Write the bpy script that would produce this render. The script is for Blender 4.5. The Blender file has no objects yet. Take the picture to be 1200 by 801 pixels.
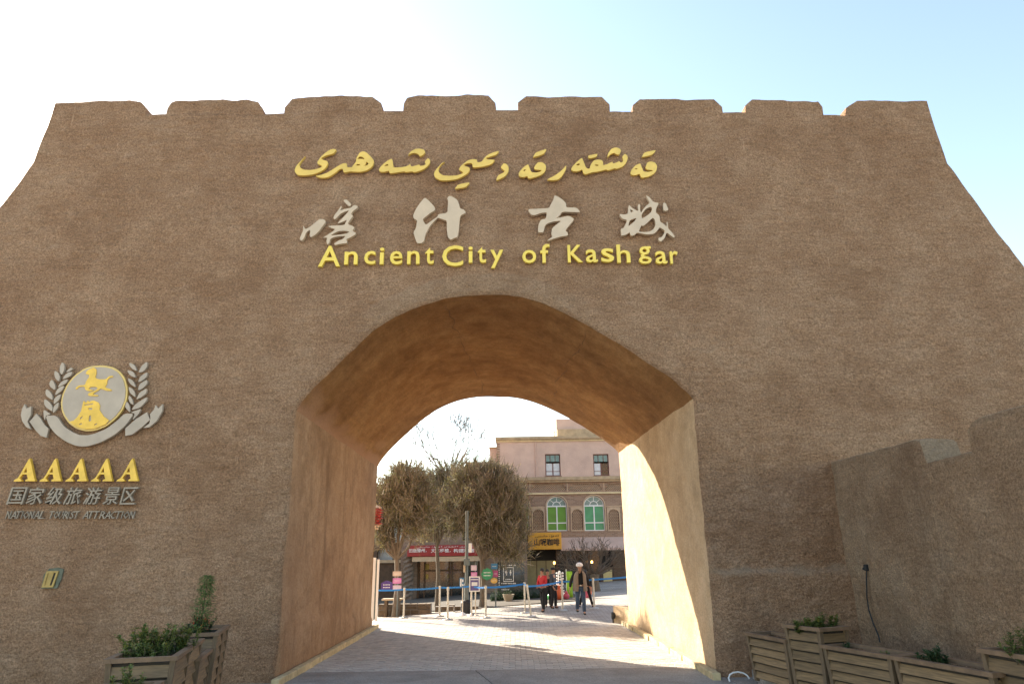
import bpy, bmesh, math, random
from mathutils import Vector, Matrix, noise
random.seed(7)
R = math.radians
SC = bpy.context.scene
COL = SC.collection

# ------------------------------------------------------------------ camera, sky, sun, exposure
H = 2.0
PITCH = R(17.19); ROLL = R(0.8); FPX = 800.0
F0 = Vector((0, math.cos(PITCH), math.sin(PITCH)))
R0 = Vector((1, 0, 0)); U0 = Vector((0, -math.sin(PITCH), math.cos(PITCH)))
RT = R0*math.cos(ROLL) - U0*math.sin(ROLL)
UP = U0*math.cos(ROLL) + R0*math.sin(ROLL)
C0 = Vector((0, 0, H))
cd = bpy.data.cameras.new('camera'); cam = bpy.data.objects.new('camera', cd); COL.objects.link(cam)
cd.lens = 24; cd.sensor_width = 36; cd.clip_start = 0.05; cd.clip_end = 3000
cam.matrix_world = Matrix(((RT.x, UP.x, -F0.x, C0.x), (RT.y, UP.y, -F0.y, C0.y), (RT.z, UP.z, -F0.z, C0.z), (0, 0, 0, 1)))
SC.camera = cam
SUN_EL, SUN_AZ = R(25.5), R(42.5)            # azimuth to the left of +Y
w = bpy.data.worlds.new('World'); SC.world = w; w.use_nodes = True
nt = w.node_tree; sky = nt.nodes.new('ShaderNodeTexSky'); sky.sky_type = 'NISHITA'; sky.sun_disc = False
sky.sun_elevation = SUN_EL; sky.sun_rotation = -SUN_AZ; sky.air_density = 1.0; sky.dust_density = 0.45; sky.ozone_density = 1.0
nt.nodes['Background'].inputs[1].default_value = 0.13
nt.links.new(sky.outputs[0], nt.nodes['Background'].inputs[0])
sd = bpy.data.lights.new('sun', 'SUN'); sd.energy = 4.6; sd.angle = R(0.5); sd.color = (1, .965, .91)
so = bpy.data.objects.new('sun', sd); COL.objects.link(so)
sdir = Vector((-math.sin(SUN_AZ)*math.cos(SUN_EL), math.cos(SUN_AZ)*math.cos(SUN_EL), math.sin(SUN_EL)))
so.rotation_mode = 'QUATERNION'; so.rotation_quaternion = sdir.to_track_quat('Z', 'Y')
SC.view_settings.view_transform = 'Standard'; SC.view_settings.look = 'None'
SC.view_settings.exposure = 1.93; SC.view_settings.gamma = 1
SC.view_settings.use_white_balance = True; SC.view_settings.white_balance_temperature = 7700   # the camera was balanced for the shade

# ------------------------------------------------------------------ measuring: photo pixel -> place in the world
def ray(u, v): return F0 + RT*((u-600)/FPX) + UP*((400.5-v)/FPX)
def onY(u, v, Y): d = ray(u, v); return C0 + d*(Y/d.y)
def onX(u, v, X): d = ray(u, v); return C0 + d*(X/d.x)
def onZ(u, v, z): d = ray(u, v); return C0 + d*((z-H)/d.z)
def sm(a, b, t): t = max(0, min(1, (t-a)/(b-a))); return t*t*(3-2*t)
def GZ(x, y):
    t = sm(21, 28, y)
    return t*0.055*max(-12, min(12, x+1.5))
def onG(u, v):
    d = ray(u, v); t = 2.0
    while t < 200:
        p = C0 + d*t
        if p.z < GZ(p.x, p.y): return Vector((p.x, p.y, GZ(p.x, p.y)))
        t += 0.02
    return p

# ------------------------------------------------------------------ mesh helpers
class MB:
    def __init__(s): s.v = []; s.f = []; s.t = []
    def add(s, vs, fs, tone=0.5):
        n = len(s.v); s.v += [tuple(p) for p in vs]; s.f += [tuple(i+n for i in f) for f in fs]; s.t += [tone]*len(fs); return s
    def box(s, x0, x1, y0, y1, z0, z1, tone=.5, M=None):
        vs = [Vector((x, y, z)) for z in (z0, z1) for y in (y0, y1) for x in (x0, x1)]
        if M: vs = [M @ p for p in vs]
        return s.add(vs, [(0, 2, 3, 1), (4, 5, 7, 6), (0, 1, 5, 4), (2, 6, 7, 3), (0, 4, 6, 2), (1, 3, 7, 5)], tone)
    def bev(s, x0, x1, y0, y1, z0, z1, b=.006, tone=.5, M=None):
        bm = bmesh.new(); bmesh.ops.create_cube(bm, size=1)
        for q in bm.verts: q.co = Vector((x0+(q.co.x+.5)*(x1-x0), y0+(q.co.y+.5)*(y1-y0), z0+(q.co.z+.5)*(z1-z0)))
        bmesh.ops.bevel(bm, geom=bm.edges[:], offset=b, segments=1, affect='EDGES')
        bm.verts.index_update(); vs = [(M @ q.co) if M else q.co.copy() for q in bm.verts]
        fs = [[q.index for q in f.verts] for f in bm.faces]; bm.free(); return s.add(vs, fs, tone)
    def tube(s, pts, rad, n=6, tone=.5, cap=True):
        pts = [Vector(p) for p in pts]; m = len(pts)
        if not hasattr(rad, '__len__'): rad = [rad]*m
        vs = []; a = None
        for i, p in enumerate(pts):
            d = (pts[min(i+1, m-1)]-pts[max(i-1, 0)]).normalized()
            if a is None: a = d.orthogonal().normalized()
            a = (a - d*a.dot(d)); a = a.normalized() if a.length > 1e-6 else d.orthogonal().normalized()
            b = d.cross(a)
            for k in range(n):
                g = 2*math.pi*k/n; vs.append(p + (a*math.cos(g)+b*math.sin(g))*rad[i])
        fs = [(i*n+k, i*n+(k+1) % n, (i+1)*n+(k+1) % n, (i+1)*n+k) for i in range(m-1) for k in range(n)]
        if cap: fs += [tuple(range(n))[::-1], tuple(range((m-1)*n, m*n))]
        return s.add(vs, fs, tone)
    def lathe(s, c, prof, n=16, tone=.5):
        c = Vector(c); vs = [c+Vector((r*math.cos(2*math.pi*k/n), r*math.sin(2*math.pi*k/n), z)) for r, z in prof for k in range(n)]
        m = len(prof); fs = [(i*n+k, i*n+(k+1) % n, (i+1)*n+(k+1) % n, (i+1)*n+k) for i in range(m-1) for k in range(n)]
        fs += [tuple(range(n))[::-1], tuple(range((m-1)*n, m*n))]
        return s.add(vs, fs, tone)
    def ball(s, c, rx, ry, rz, n=10, tone=.5):
        prof = []; m = n//2+1
        c = Vector(c); vs = []
        for i in range(m):
            th = math.pi*(i+.01)/(m-1+.02)
            for k in range(n): vs.append(c+Vector((rx*math.sin(th)*math.cos(2*math.pi*k/n), ry*math.sin(th)*math.sin(2*math.pi*k/n), -rz*math.cos(th))))
        fs = [(i*n+k, i*n+(k+1) % n, (i+1)*n+(k+1) % n, (i+1)*n+k) for i in range(m-1) for k in range(n)]
        return s.add(vs, fs, tone)
    def prism(s, out, holes, fn, d0, d1, tone=.5):
        """outline (list of 2-D points) with holes, from depth d0 (back) to d1 (front); fn(a, b, d) gives the world point"""
        bm = bmesh.new()
        for lp in [out]+list(holes):
            q = [bm.verts.new((a, b, 0)) for a, b in lp]
            for i in range(len(q)): bm.edges.new((q[i], q[(i+1) % len(q)]))
        bmesh.ops.triangle_fill(bm, use_beauty=True, use_dissolve=False, edges=bm.edges[:])
        bm.verts.index_update()
        P = [(q.co.x, q.co.y) for q in bm.verts]; n = len(P)
        tri = [[q.index for q in f.verts] for f in bm.faces]
        bd = [(e.verts[0].index, e.verts[1].index) for e in bm.edges if len(e.link_faces) == 1]
        bm.free()
        vs = [fn(a, b, d0) for a, b in P]+[fn(a, b, d1) for a, b in P]
        fs = [tuple(t) for t in tri]+[tuple(i+n for i in t) for t in tri]+[(i, j, j+n, i+n) for i, j in bd]
        return s.add(vs, fs, tone)

LOC = {}
def _props(o, label, cat, group, kind):
    if label: o['label'] = label
    if cat: o['category'] = cat
    if group: o['group'] = group
    if kind: o['kind'] = kind
def worldloc(o):
    p = Vector((0, 0, 0))
    while o is not None: p += o.location; o = o.parent
    return p
def link(name, mb, mat, parent=None, label=None, cat=None, group=None, kind=None, smooth=False, world=True, tri=True):
    me = bpy.data.meshes.new(name)
    off = worldloc(parent) if (parent is not None and world) else Vector((0, 0, 0))
    me.from_pydata([(p[0]-off.x, p[1]-off.y, p[2]-off.z) for p in mb.v], [], mb.f)
    at = me.attributes.new('tone', 'FLOAT', 'FACE'); at.data.foreach_set('value', mb.t)
    bm = bmesh.new(); bm.from_mesh(me); bmesh.ops.recalc_face_normals(bm, faces=bm.faces[:]) if len(bm.faces) < 60000 else None
    bm.to_mesh(me); bm.free()
    if smooth:
        me.polygons.foreach_set('use_smooth', [True]*len(me.polygons))
        if smooth != 2:
            try: me.set_sharp_from_angle(angle=R(40))
            except Exception: pass
    me.materials.append(mat); me.update()
    o = bpy.data.objects.new(name, me); COL.objects.link(o); o.parent = parent
    _props(o, label, cat, group, kind); return o
def empty(name, loc, label, cat, group=None, rz=0, kind=None):
    o = bpy.data.objects.new(name, None); COL.objects.link(o); o.location = loc; o.rotation_euler = (0, 0, rz)
    o.empty_display_size = .2; _props(o, label, cat, group, kind); return o
def copy_tree(o, parent=None):
    c = o.copy(); COL.objects.link(c); c.parent = parent
    for ch in [q for q in bpy.data.objects if q.parent == o]: copy_tree(ch, c)
    return c

# ------------------------------------------------------------------ materials
def mat(name, col, rough=.85, metal=0, var=.15, scale=6, bump=0, bscale=40, tone=0, stretch=None, spec=.5, tonecols=None, emit=0, coat=0):
    m = bpy.data.materials.new(name); m.use_nodes = True; t = m.node_tree; N = t.nodes; L = t.links
    b = N['Principled BSDF']; b.inputs['Roughness'].default_value = rough; b.inputs['Metallic'].default_value = metal
    b.inputs['Specular IOR Level'].default_value = spec; b.inputs['Coat Weight'].default_value = coat
    tc = N.new('ShaderNodeTexCoord'); mp = N.new('ShaderNodeMapping'); L.new(tc.outputs['Object'], mp.inputs[0])
    if stretch: mp.inputs['Scale'].default_value = stretch
    nz = N.new('ShaderNodeTexNoise'); nz.inputs['Scale'].default_value = scale; nz.inputs['Detail'].default_value = 6; nz.inputs['Roughness'].default_value = .6
    L.new(mp.outputs[0], nz.inputs[0])
    cr = N.new('ShaderNodeValToRGB'); e = cr.color_ramp.elements
    e[0].position = .3; e[1].position = .7
    e[0].color = (*[c*(1-var) for c in col], 1); e[1].color = (*[min(1, c*(1+var)) for c in col], 1)
    L.new(nz.outputs[0], cr.inputs[0]); out = cr.outputs[0]
    if tonecols:
        at = N.new('ShaderNodeAttribute'); at.attribute_name = 'tone'
        c2 = N.new('ShaderNodeValToRGB'); L.new(at.outputs['Fac'], c2.inputs[0]); el = c2.color_ramp.elements
        el[0].color = (*tonecols[0], 1); el[1].color = (*tonecols[-1], 1)
        for i, c in enumerate(tonecols[1:-1]): q = el.new((i+1)/(len(tonecols)-1)); q.color = (*c, 1)
        mx = N.new('ShaderNodeMix'); mx.data_type = 'RGBA'; mx.blend_type = 'MULTIPLY'; mx.inputs[0].default_value = 1
        L.new(c2.outputs[0], mx.inputs[6])
        g = N.new('ShaderNodeValToRGB'); L.new(nz.outputs[0], g.inputs[0]); g.color_ramp.elements[0].color = (1-var,)*3+(1,); g.color_ramp.elements[1].color = (1, 1, 1, 1)
        L.new(g.outputs[0], mx.inputs[7]); out = mx.outputs[2]
    if tone:
        oi = N.new('ShaderNodeObjectInfo'); at = N.new('ShaderNodeAttribute'); at.attribute_name = 'tone'
        ad = N.new('ShaderNodeMath'); ad.operation = 'ADD'; L.new(oi.outputs['Random'], ad.inputs[0]); L.new(at.outputs['Fac'], ad.inputs[1])
        fr = N.new('ShaderNodeMath'); fr.operation = 'FRACT'; L.new(ad.outputs[0], fr.inputs[0])
        mr = N.new('ShaderNodeMapRange'); L.new(fr.outputs[0], mr.inputs[0]); mr.inputs[3].default_value = 1-tone; mr.inputs[4].default_value = 1+tone
        hs = N.new('ShaderNodeHueSaturation'); L.new(mr.outputs[0], hs.inputs['Value']); L.new(out, hs.inputs['Color']); out = hs.outputs[0]
    L.new(out, b.inputs['Base Color'])
    if emit: L.new(out, b.inputs['Emission Color']); b.inputs['Emission Strength'].default_value = emit
    if bump:
        n2 = N.new('ShaderNodeTexNoise'); n2.inputs['Scale'].default_value = bscale; n2.inputs['Detail'].default_value = 4; L.new(mp.outputs[0], n2.inputs[0])
        bp = N.new('ShaderNodeBump'); bp.inputs['Strength'].default_value = 1; bp.inputs['Distance'].default_value = bump
        L.new(n2.outputs[0], bp.inputs['Height']); L.new(bp.outputs[0], b.inputs['Normal'])
    return m

def plaster(name, dark, mid, light, bump=.012, streak='h', bs=22, coarse=1.0, patch=(.42, .34, .24), grit=.47, drip=None):
    """earth plaster: patchy brown, brushed streaks, grit relief; vertex attribute 'tone' > .5 turns it to paler mortar or painted-in light"""
    m = bpy.data.materials.new(name); m.use_nodes = True; t = m.node_tree; N = t.nodes; L = t.links
    b = N['Principled BSDF']; b.inputs['Roughness'].default_value = .95; b.inputs['Specular IOR Level'].default_value = .2
    tc = N.new('ShaderNodeTexCoord')
    def nz(scale, st=(1, 1, 1), det=5, rough=.6):
        mp = N.new('ShaderNodeMapping'); mp.inputs['Scale'].default_value = st; L.new(tc.outputs['Object'], mp.inputs[0])
        q = N.new('ShaderNodeTexNoise'); q.inputs['Scale'].default_value = scale; q.inputs['Detail'].default_value = det; q.inputs['Roughness'].default_value = rough
        L.new(mp.outputs[0], q.inputs[0]); return q.outputs[0]
    def ramp(x, a, c, ca, cc):
        q = N.new('ShaderNodeValToRGB'); q.color_ramp.elements[0].position = a; q.color_ramp.elements[1].position = c
        q.color_ramp.elements[0].color = (*ca, 1); q.color_ramp.elements[1].color = (*cc, 1); L.new(x, q.inputs[0]); return q.outputs[0]
    def mix(f, a, c, mode='MIX'):
        q = N.new('ShaderNodeMix'); q.data_type = 'RGBA'; q.blend_type = mode
        if isinstance(f, float): q.inputs[0].default_value = f
        else: L.new(f, q.inputs[0])
        L.new(a, q.inputs[6]); L.new(c, q.inputs[7]); return q.outputs[2]
    big = nz(.45, det=4); medn = nz(1.6, (1, 1, 1.2), 8, .7)
    base = ramp(big, .32, .68, dark, mid)
    c = mix(ramp(medn, .42, .72, (0, 0, 0), (1, 1, 1)), base, ramp(big, .3, .7, mid, light))
    st = nz(7, (.25, .25, 2.2) if streak == 'h' else (1.4, 1.4, .7), 7, .75)
    c = mix(.75 if streak == 'h' else .45, c, ramp(st, .3, .72, (.72,)*3, (1.13,)*3), 'MULTIPLY')
    gr = nz(28*coarse, (1, 1, 1), 5, .8)
    c = mix(.9, c, ramp(gr, .34, .66, (grit,)*3, (1.32,)*3), 'MULTIPLY')
    sp_ = nz(75*coarse, (1, 1, 1), 3, .7); c = mix(.7, c, ramp(sp_, .36, .6, (grit,)*3, (1.12,)*3), 'MULTIPLY')
    if drip:
        dn = nz(1.1, (1.6, 1.6, .3), 7, .8)
        c = mix(ramp(dn, .5, .66, (0, 0, 0), (drip,)*3), c, ramp(dn, 0, 1, tuple(x*.5 for x in dark), tuple(x*.6 for x in dark)))
    bl_ = nz(.8, (1, 1, 1.5), 7, .75); c = mix(ramp(bl_, .53, .68, (0, 0, 0), (.55, .55, .55)), c, ramp(bl_, 0, 1, tuple(x*.5 for x in dark), tuple(x*.75 for x in dark)))
    sc_ = nz(2.3, (5, 5, .45), 3, .6); c = mix(ramp(sc_, .69, .74, (0, 0, 0), (.3, .3, .3)), c, ramp(sc_, 0, 1, light, tuple(min(1, x*1.5) for x in light)))
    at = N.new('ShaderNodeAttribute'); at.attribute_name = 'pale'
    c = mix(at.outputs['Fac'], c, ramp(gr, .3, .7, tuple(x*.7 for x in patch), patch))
    L.new(c, b.inputs['Base Color'])
    h1 = nz(bs*coarse*.75, (1, 1, 1.35) if streak == 'h' else (1, 1, .9), 6, .75)
    h2 = nz(bs*.18*coarse, (1, 1, 1.6), 4, .6)
    mm = N.new('ShaderNodeMath'); mm.operation = 'MULTIPLY_ADD'; L.new(h2, mm.inputs[0]); mm.inputs[1].default_value = 1.6; L.new(h1, mm.inputs[2])
    bp = N.new('ShaderNodeBump'); bp.inputs['Strength'].default_value = 1; bp.inputs['Distance'].default_value = bump*3.4
    L.new(mm.outputs[0], bp.inputs['Height']); L.new(bp.outputs[0], b.inputs['Normal'])
    return m

M_gate = plaster('gate_mud_plaster', (.40, .218, .122), (.545, .322, .192), (.63, .41, .262), bump=.022)
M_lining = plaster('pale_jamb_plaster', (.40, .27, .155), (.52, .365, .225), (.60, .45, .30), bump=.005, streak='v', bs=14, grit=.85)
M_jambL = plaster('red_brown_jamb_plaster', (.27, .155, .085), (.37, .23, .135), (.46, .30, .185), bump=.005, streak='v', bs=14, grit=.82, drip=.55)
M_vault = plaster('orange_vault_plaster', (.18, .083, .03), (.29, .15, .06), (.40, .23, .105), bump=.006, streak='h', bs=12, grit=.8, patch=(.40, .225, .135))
M_wing = plaster('wing_wall_plaster', (.46, .285, .17), (.60, .39, .24), (.67, .48, .32), bump=.024, coarse=1.1, drip=.6)
M_gold = mat('gold_paint', (.78, .47, .07), .42, .1, var=.18, scale=5)
M_goldscript = mat('gilded_script', (.76, .50, .12), .42, .1, var=.12, scale=3)
M_goldpale = mat('pale_gold_paint', (.68, .47, .16), .5, .15, var=.12, scale=5)
M_yellow = mat('yellow_enamel', (.86, .61, .10), .35, 0, var=.08, scale=4)
M_stonegrey = mat('dull_grey_beige_metal', (.58, .435, .30), .5, .05, var=.08, scale=4)
M_greyplate = mat('grey_plate', (.42, .335, .255), .5, .05, var=.12, scale=3)
M_darkplate = mat('weathered_grey_letter', (.30, .24, .18), .6, .1, var=.2, scale=9)
M_kerb = mat('yellow_kerb_paint', (.50, .39, .22), .85, var=.3, scale=7, bump=.006)
M_slab = plaster('concrete_slab', (.28, .25, .22), (.38, .345, .305), (.45, .41, .365), bump=.004, bs=40, grit=.7)
M_paver = mat('paver_brick', (.44, .40, .355), .9, var=.2, scale=7, bump=.004, bscale=70, tone=.14)
M_joint = mat('paver_bedding', (.19, .17, .15), 1, var=.2, scale=5)
M_wood = mat('weathered_wood', (.175, .108, .05), .6, var=.45, scale=5, stretch=(.8, .8, 14), bump=.0015, bscale=10, tone=.2)
M_woodpost = mat('weathered_wood_post', (.15, .098, .055), .8, var=.3, scale=6, stretch=(7, 7, 1), bump=.003, bscale=20, tone=.1)
M_woodcap = mat('worn_wood_cap', (.19, .115, .066), .7, var=.3, scale=7, bump=.003, bscale=20, tone=.1)
M_woodin = mat('planter_liner', (.045, .035, .026), .9, var=.2)
M_soil = mat('soil', (.05, .035, .024), 1, var=.4, scale=15, bump=.02, bscale=30)

# ------------------------------------------------------------------ noise relief shared by the earth walls
def D(p, amp=1.0, fine=False):
    q = Vector(p)
    a = noise.noise_vector(q*.55)*.045 + noise.noise_vector(q*1.9+Vector((7, 1, 3)))*.017 + noise.noise_vector(q*5.5)*.012
    if fine: a += noise.noise_vector(q*13)*.008 + noise.noise_vector(q*27)*.005
    return a*amp
def interp(pl, x):
    if x <= pl[0][0]: return pl[0][1]
    for (a, za), (b, zb) in zip(pl, pl[1:]):
        if a <= x <= b: return za if b-a < 1e-9 else za+(zb-za)*(x-a)/(b-a)
    return pl[-1][1]
def resample(pl, step):
    o = [Vector(pl[0])]
    for a, b in zip(pl, pl[1:]):
        a = Vector(a); b = Vector(b); n = max(1, int(round((b-a).length/step)))
        for k in range(1, n+1): o.append(a+(b-a)*k/n)
    return o
def finish_relief(o, pales):
    at = o.data.attributes.new('pale', 'FLOAT', 'POINT'); at.data.foreach_set('value', pales)

YF, YB = 12.5, 21.0
def pf(l): return [(onY(u, v, YF).x, onY(u, v, YF).z) for u, v in l]

# arch profile, walked from left springing to right springing, in the plane of the front face
arch_px = [(345, 480), (348, 474), (356, 463), (387, 432), (420, 401), (447, 380), (474, 364), (501, 353), (534, 345.5), (564, 343), (590, 344), (600, 345), (630, 352.5), (660, 365), (690, 380.5), (720, 398.5), (750, 417.5), (780, 438), (798, 451.5), (806, 459), (809.5, 467)]
arch = pf(arch_px)
XL = arch[0][0]+.03; XR = arch[-1][0]+.04
arch[0] = (XL, arch[0][1]); arch[-1] = (XR, arch[-1][1])
for _ in range(2):
    q_ = [arch[0]]
    for a_, b_ in zip(arch, arch[1:]): q_ += [(a_[0]*.75+b_[0]*.25, a_[1]*.75+b_[1]*.25), (a_[0]*.25+b_[0]*.75, a_[1]*.25+b_[1]*.75)]
    arch = q_+[arch[-1]]
arch_r = [(p.x, p.y) for p in resample([Vector(a) for a in arch], .05)]
ys = []
for i, a in enumerate(arch_r):                      # strictly rising x
    if not ys or a[0] > ys[-1][0]+1e-4: ys.append(a)
arch_r = ys
for _ in range(60):
    arch_r = [arch_r[0]]+[((a_[0]+2*b_[0]+c_[0])/4, (a_[1]+2*b_[1]+c_[1])/4) for a_, b_, c_ in zip(arch_r, arch_r[1:], arch_r[2:])]+[arch_r[-1]]
XL = arch_r[0][0]; XR = arch_r[-1][0]; ZL = arch_r[0][1]; ZR = arch_r[-1][1]
def PT(x, y, z):
    """the passage tapers a little towards its far end: maps the front profile to depth y"""
    f = (y-YF)/(YB-YF); zs = ZL if x < 0 else ZR; dz = interp([(-4.1, -.03), (-.3, -.16), (3.4, .20)], x)*min(1, max(0, z/zs))
    return Vector((x-.12*f, y, z+dz*f))

notch_px = [(65, 134), (173, 134.5), (195, 134.5), (309, 132.7), (332.7, 132.2), (448, 131), (473, 130.5), (581.7, 130), (608, 130), (714.7, 130.7), (741, 130.7), (848, 131.4), (873, 132.2), (966, 133), (991.8, 134), (1091, 134.5)]
notch = pf(notch_px)
sideL = pf([(65, 121), (61, 134), (40, 190), (0, 243)]); sideR = pf([(1086.4, 119.3), (1091, 134.5), (1110, 192.7), (1200, 310)])
top_l = notch[0]; top_r = notch[-1]
def ext(a, b, z): k = (z-a[1])/(b[1]-a[1]); return (a[0]+(b[0]-a[0])*k, z)
outline_top = [ext(sideL[2], sideL[3], -.1), sideL[2], (sideL[1][0], notch[0][1])] + notch[1:-1] + [(sideR[1][0], notch[-1][1]), sideR[2], ext(sideR[2], sideR[3], -.1)]

# distance to the arch curve, for the smoother plaster band round it
def arch_dist(x, z):
    best = 9
    for (a, b) in arch_r[::3]:
        d = math.hypot(a-x, b-z)
        if d < best: best = d
    return best
def front_y(x, z):
    y = YF; pale = 0
    # worn, slightly rounded rim round the opening
    d = 9
    if x <= XL and z <= ZL+.05: d = XL-x
    elif x >= XR and z <= ZR+.05: d = x-XR
    elif XL < x < XR: d = (z-interp(arch_r, x))*.8
    wr = .05+.06*abs(noise.noise(Vector((x*3, 2, z*3))))
    if -.01 < d < wr: y += .05*(1-d/wr)**2
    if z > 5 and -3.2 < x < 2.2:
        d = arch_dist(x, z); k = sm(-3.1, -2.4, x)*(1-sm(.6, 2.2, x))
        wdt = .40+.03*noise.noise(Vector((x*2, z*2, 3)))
        if d < wdt+.06: q = (1-sm(wdt-.04, wdt+.05, d))*k; y -= .028*q; pale = max(pale, .16*q)  # smoother band; the way it catches light is painted in as paler tone
    if x > XR-.02:                                   # plinth right of the passage, with a rough mortar ledge on top
        zl = 1.66+.03*noise.noise(Vector((x*1.3, 0, 0)))+.02*noise.noise(Vector((x*6, 3, 0)))
        k = 1-sm(zl-.05, zl+.06, z); y -= .11*k*sm(XR, XR+.25, x)
        l = max(0, 1-abs(z-zl-.02)/(.05+.05*abs(noise.noise(Vector((x*1.7, 5, 2))))*2)); pale = max(pale, min(.5, l*1.1)*(.35+.65*sm(-.2, .3, noise.noise(Vector((x*2.2, z*3, 1))))))
    if x < XL-.3: y -= .0
    return y, pale

def wall_patch(cols, lo, hi, step, fy):
    """a grid of columns between lower and upper outlines; returns verts, faces, pales, first/last index per column"""
    vs = []; fs = []; pl = []; zmin = min(lo(x) for x in cols); zmax = max(hi(x) for x in cols); rows = max(2, int(math.ceil((zmax-zmin)/step)))
    for x in cols:
        a, b = lo(x), hi(x)
        for k in range(rows+1):
            z = min(b, max(a, zmin+(zmax-zmin)*k/rows)); y, p = fy(x, z); q = Vector((x, y, z)); e_ = sm(0, .12, b-z)*sm(0, .12, z-a)*sm(0, .1, x-cols[0])*sm(0, .1, cols[-1]-x) if (len(cols) < 400 or True) else 1
            vs.append(q+D((x, YF, z))+(Vector((0, e_*(noise.noise(Vector((x*9, 3, z*13)))*.016+noise.noise(Vector((x*21, 7, z*30)))*.009), 0)) if e_ > 0 else Vector())); pl.append(p)
    n = rows+1
    for i in range(len(cols)-1):
        for k in range(rows): fs.append((i*n+k, (i+1)*n+k, (i+1)*n+k+1, i*n+k+1))
    return vs, fs, pl, n

def frange(a, b, s): n = max(1, int(math.ceil((b-a)/s))); return [a+(b-a)*i/n for i in range(n+1)]

# ================================================================== the gate
gate = empty('city_gate', ((XL+XR)/2, YF, 0), 'huge battlemented mud-plaster gateway with a deep arched passage through it', 'gateway')
UT = outline_top
def upf(x): return interp(UT, x)
vs = []; fs = []; pl = []
def addp(c, lo, hi, st=.042):
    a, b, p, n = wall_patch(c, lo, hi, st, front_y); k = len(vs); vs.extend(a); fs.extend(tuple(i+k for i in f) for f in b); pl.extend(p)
ax = [a[0] for a in arch_r]; archf = lambda x: interp(arch_r, x)
brk = sorted(p[0] for p in UT)
def colset(a, b, s=.042):
    pts = [a]+[x for x in brk if a < x < b]+[b]; o = []
    for p, q in zip(pts, pts[1:]): o += frange(p, q, s)[:-1] if q != b else frange(p, q, s)
    return o
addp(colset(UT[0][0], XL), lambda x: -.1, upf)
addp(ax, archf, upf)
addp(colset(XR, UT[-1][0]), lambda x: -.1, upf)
# body: silhouette strip running back, back face, both with the same outline
mb = MB(); mb.add(vs, fs)
tl = [Vector(p) for p in UT]; cl = resample(tl, .25); ysteps = [YF, YF+.3, YF+.9, YF+2.5, YF+5.5, YB]
k0 = len(mb.v); sv = []
for j, y in enumerate(ysteps):
    for p in cl:
        q = Vector((p.x, y, p.y)); sv.append(q+D((p.x, YF, p.y)))
n = len(cl)
mb.add(sv, [(j*n+i, j*n+i+1, (j+1)*n+i+1, (j+1)*n+i) for j in range(len(ysteps)-1) for i in range(n-1)])
pl += [0]*len(sv)
bo = [(p[0], p[1]) for p in UT]+[(XR-.12, -.1)]+[(PT(a, YB, b).x, PT(a, YB, b).z) for a, b in arch_r[::-1]]+[(XL-.12, -.1)]
m2 = MB(); m2.prism(bo, [], lambda a, b, d: Vector((a, YB+d, b)), 0, 0.02)
mb.add(m2.v, m2.f); pl += [0]*len(m2.v)
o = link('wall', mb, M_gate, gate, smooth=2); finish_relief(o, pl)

# passage lining: jambs and vault, swept from front to back
prof = [Vector((XL, z)) for z in frange(-.1, arch_r[0][1], .09)[:-1]] + [Vector(a) for a in arch_r] + [Vector((XR, z)) for z in frange(arch_r[-1][1], -.1, .09)[1:]] if False else \
       [Vector((XL, -.1+(arch_r[0][1]+.1)*i/52)) for i in range(52)] + [Vector(a) for a in arch_r] + [Vector((XR, arch_r[-1][1]-(arch_r[-1][1]+.1)*i/52)) for i in range(1, 53)]
mb = MB(); lv = []; lp = []; NY = 70
for j in range(NY+1):
    y = YF+(YB-YF)*j/NY
    for i, p in enumerate(prof):
        q = PT(p.x, y, p.y)
        dd = D((p.x, YF if j == 0 else y, p.y), 1.0 if j == 0 else .75)
        if j == 0: q.y = front_y(p.x, p.y)[0]
        # lower band of the left jamb stands a little proud, its top edge running down towards the back
        zb = 1.05-.75*(y-YF)/(YB-YF)+.05*noise.noise(Vector((y, 0, 0)))
        if i < 52 and j > 0: q.x += .035*(1-sm(zb-.04, zb+.04, p.y))
        lv.append(q+dd); lp.append(0)
n = len(prof)
mb.add(lv, [(j*n+i, (j+1)*n+i, (j+1)*n+i+1, j*n+i+1) for j in range(NY) for i in range(n-1)])
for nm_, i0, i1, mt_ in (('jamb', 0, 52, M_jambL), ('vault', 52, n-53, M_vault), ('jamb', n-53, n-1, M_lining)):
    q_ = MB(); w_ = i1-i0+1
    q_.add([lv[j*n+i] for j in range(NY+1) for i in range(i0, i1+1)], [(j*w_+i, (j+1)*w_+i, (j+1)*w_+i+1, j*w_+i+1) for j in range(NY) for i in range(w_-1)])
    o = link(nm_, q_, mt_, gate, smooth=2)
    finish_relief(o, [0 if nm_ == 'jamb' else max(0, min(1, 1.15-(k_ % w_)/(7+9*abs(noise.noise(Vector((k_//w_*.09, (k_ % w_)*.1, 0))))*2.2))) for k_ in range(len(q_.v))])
    if nm_ == 'jamb': o['label'] = 'shaded red-brown left wall of the passage' if i0 == 0 else 'sandy right wall of the passage, sunlit towards the back'

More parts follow.
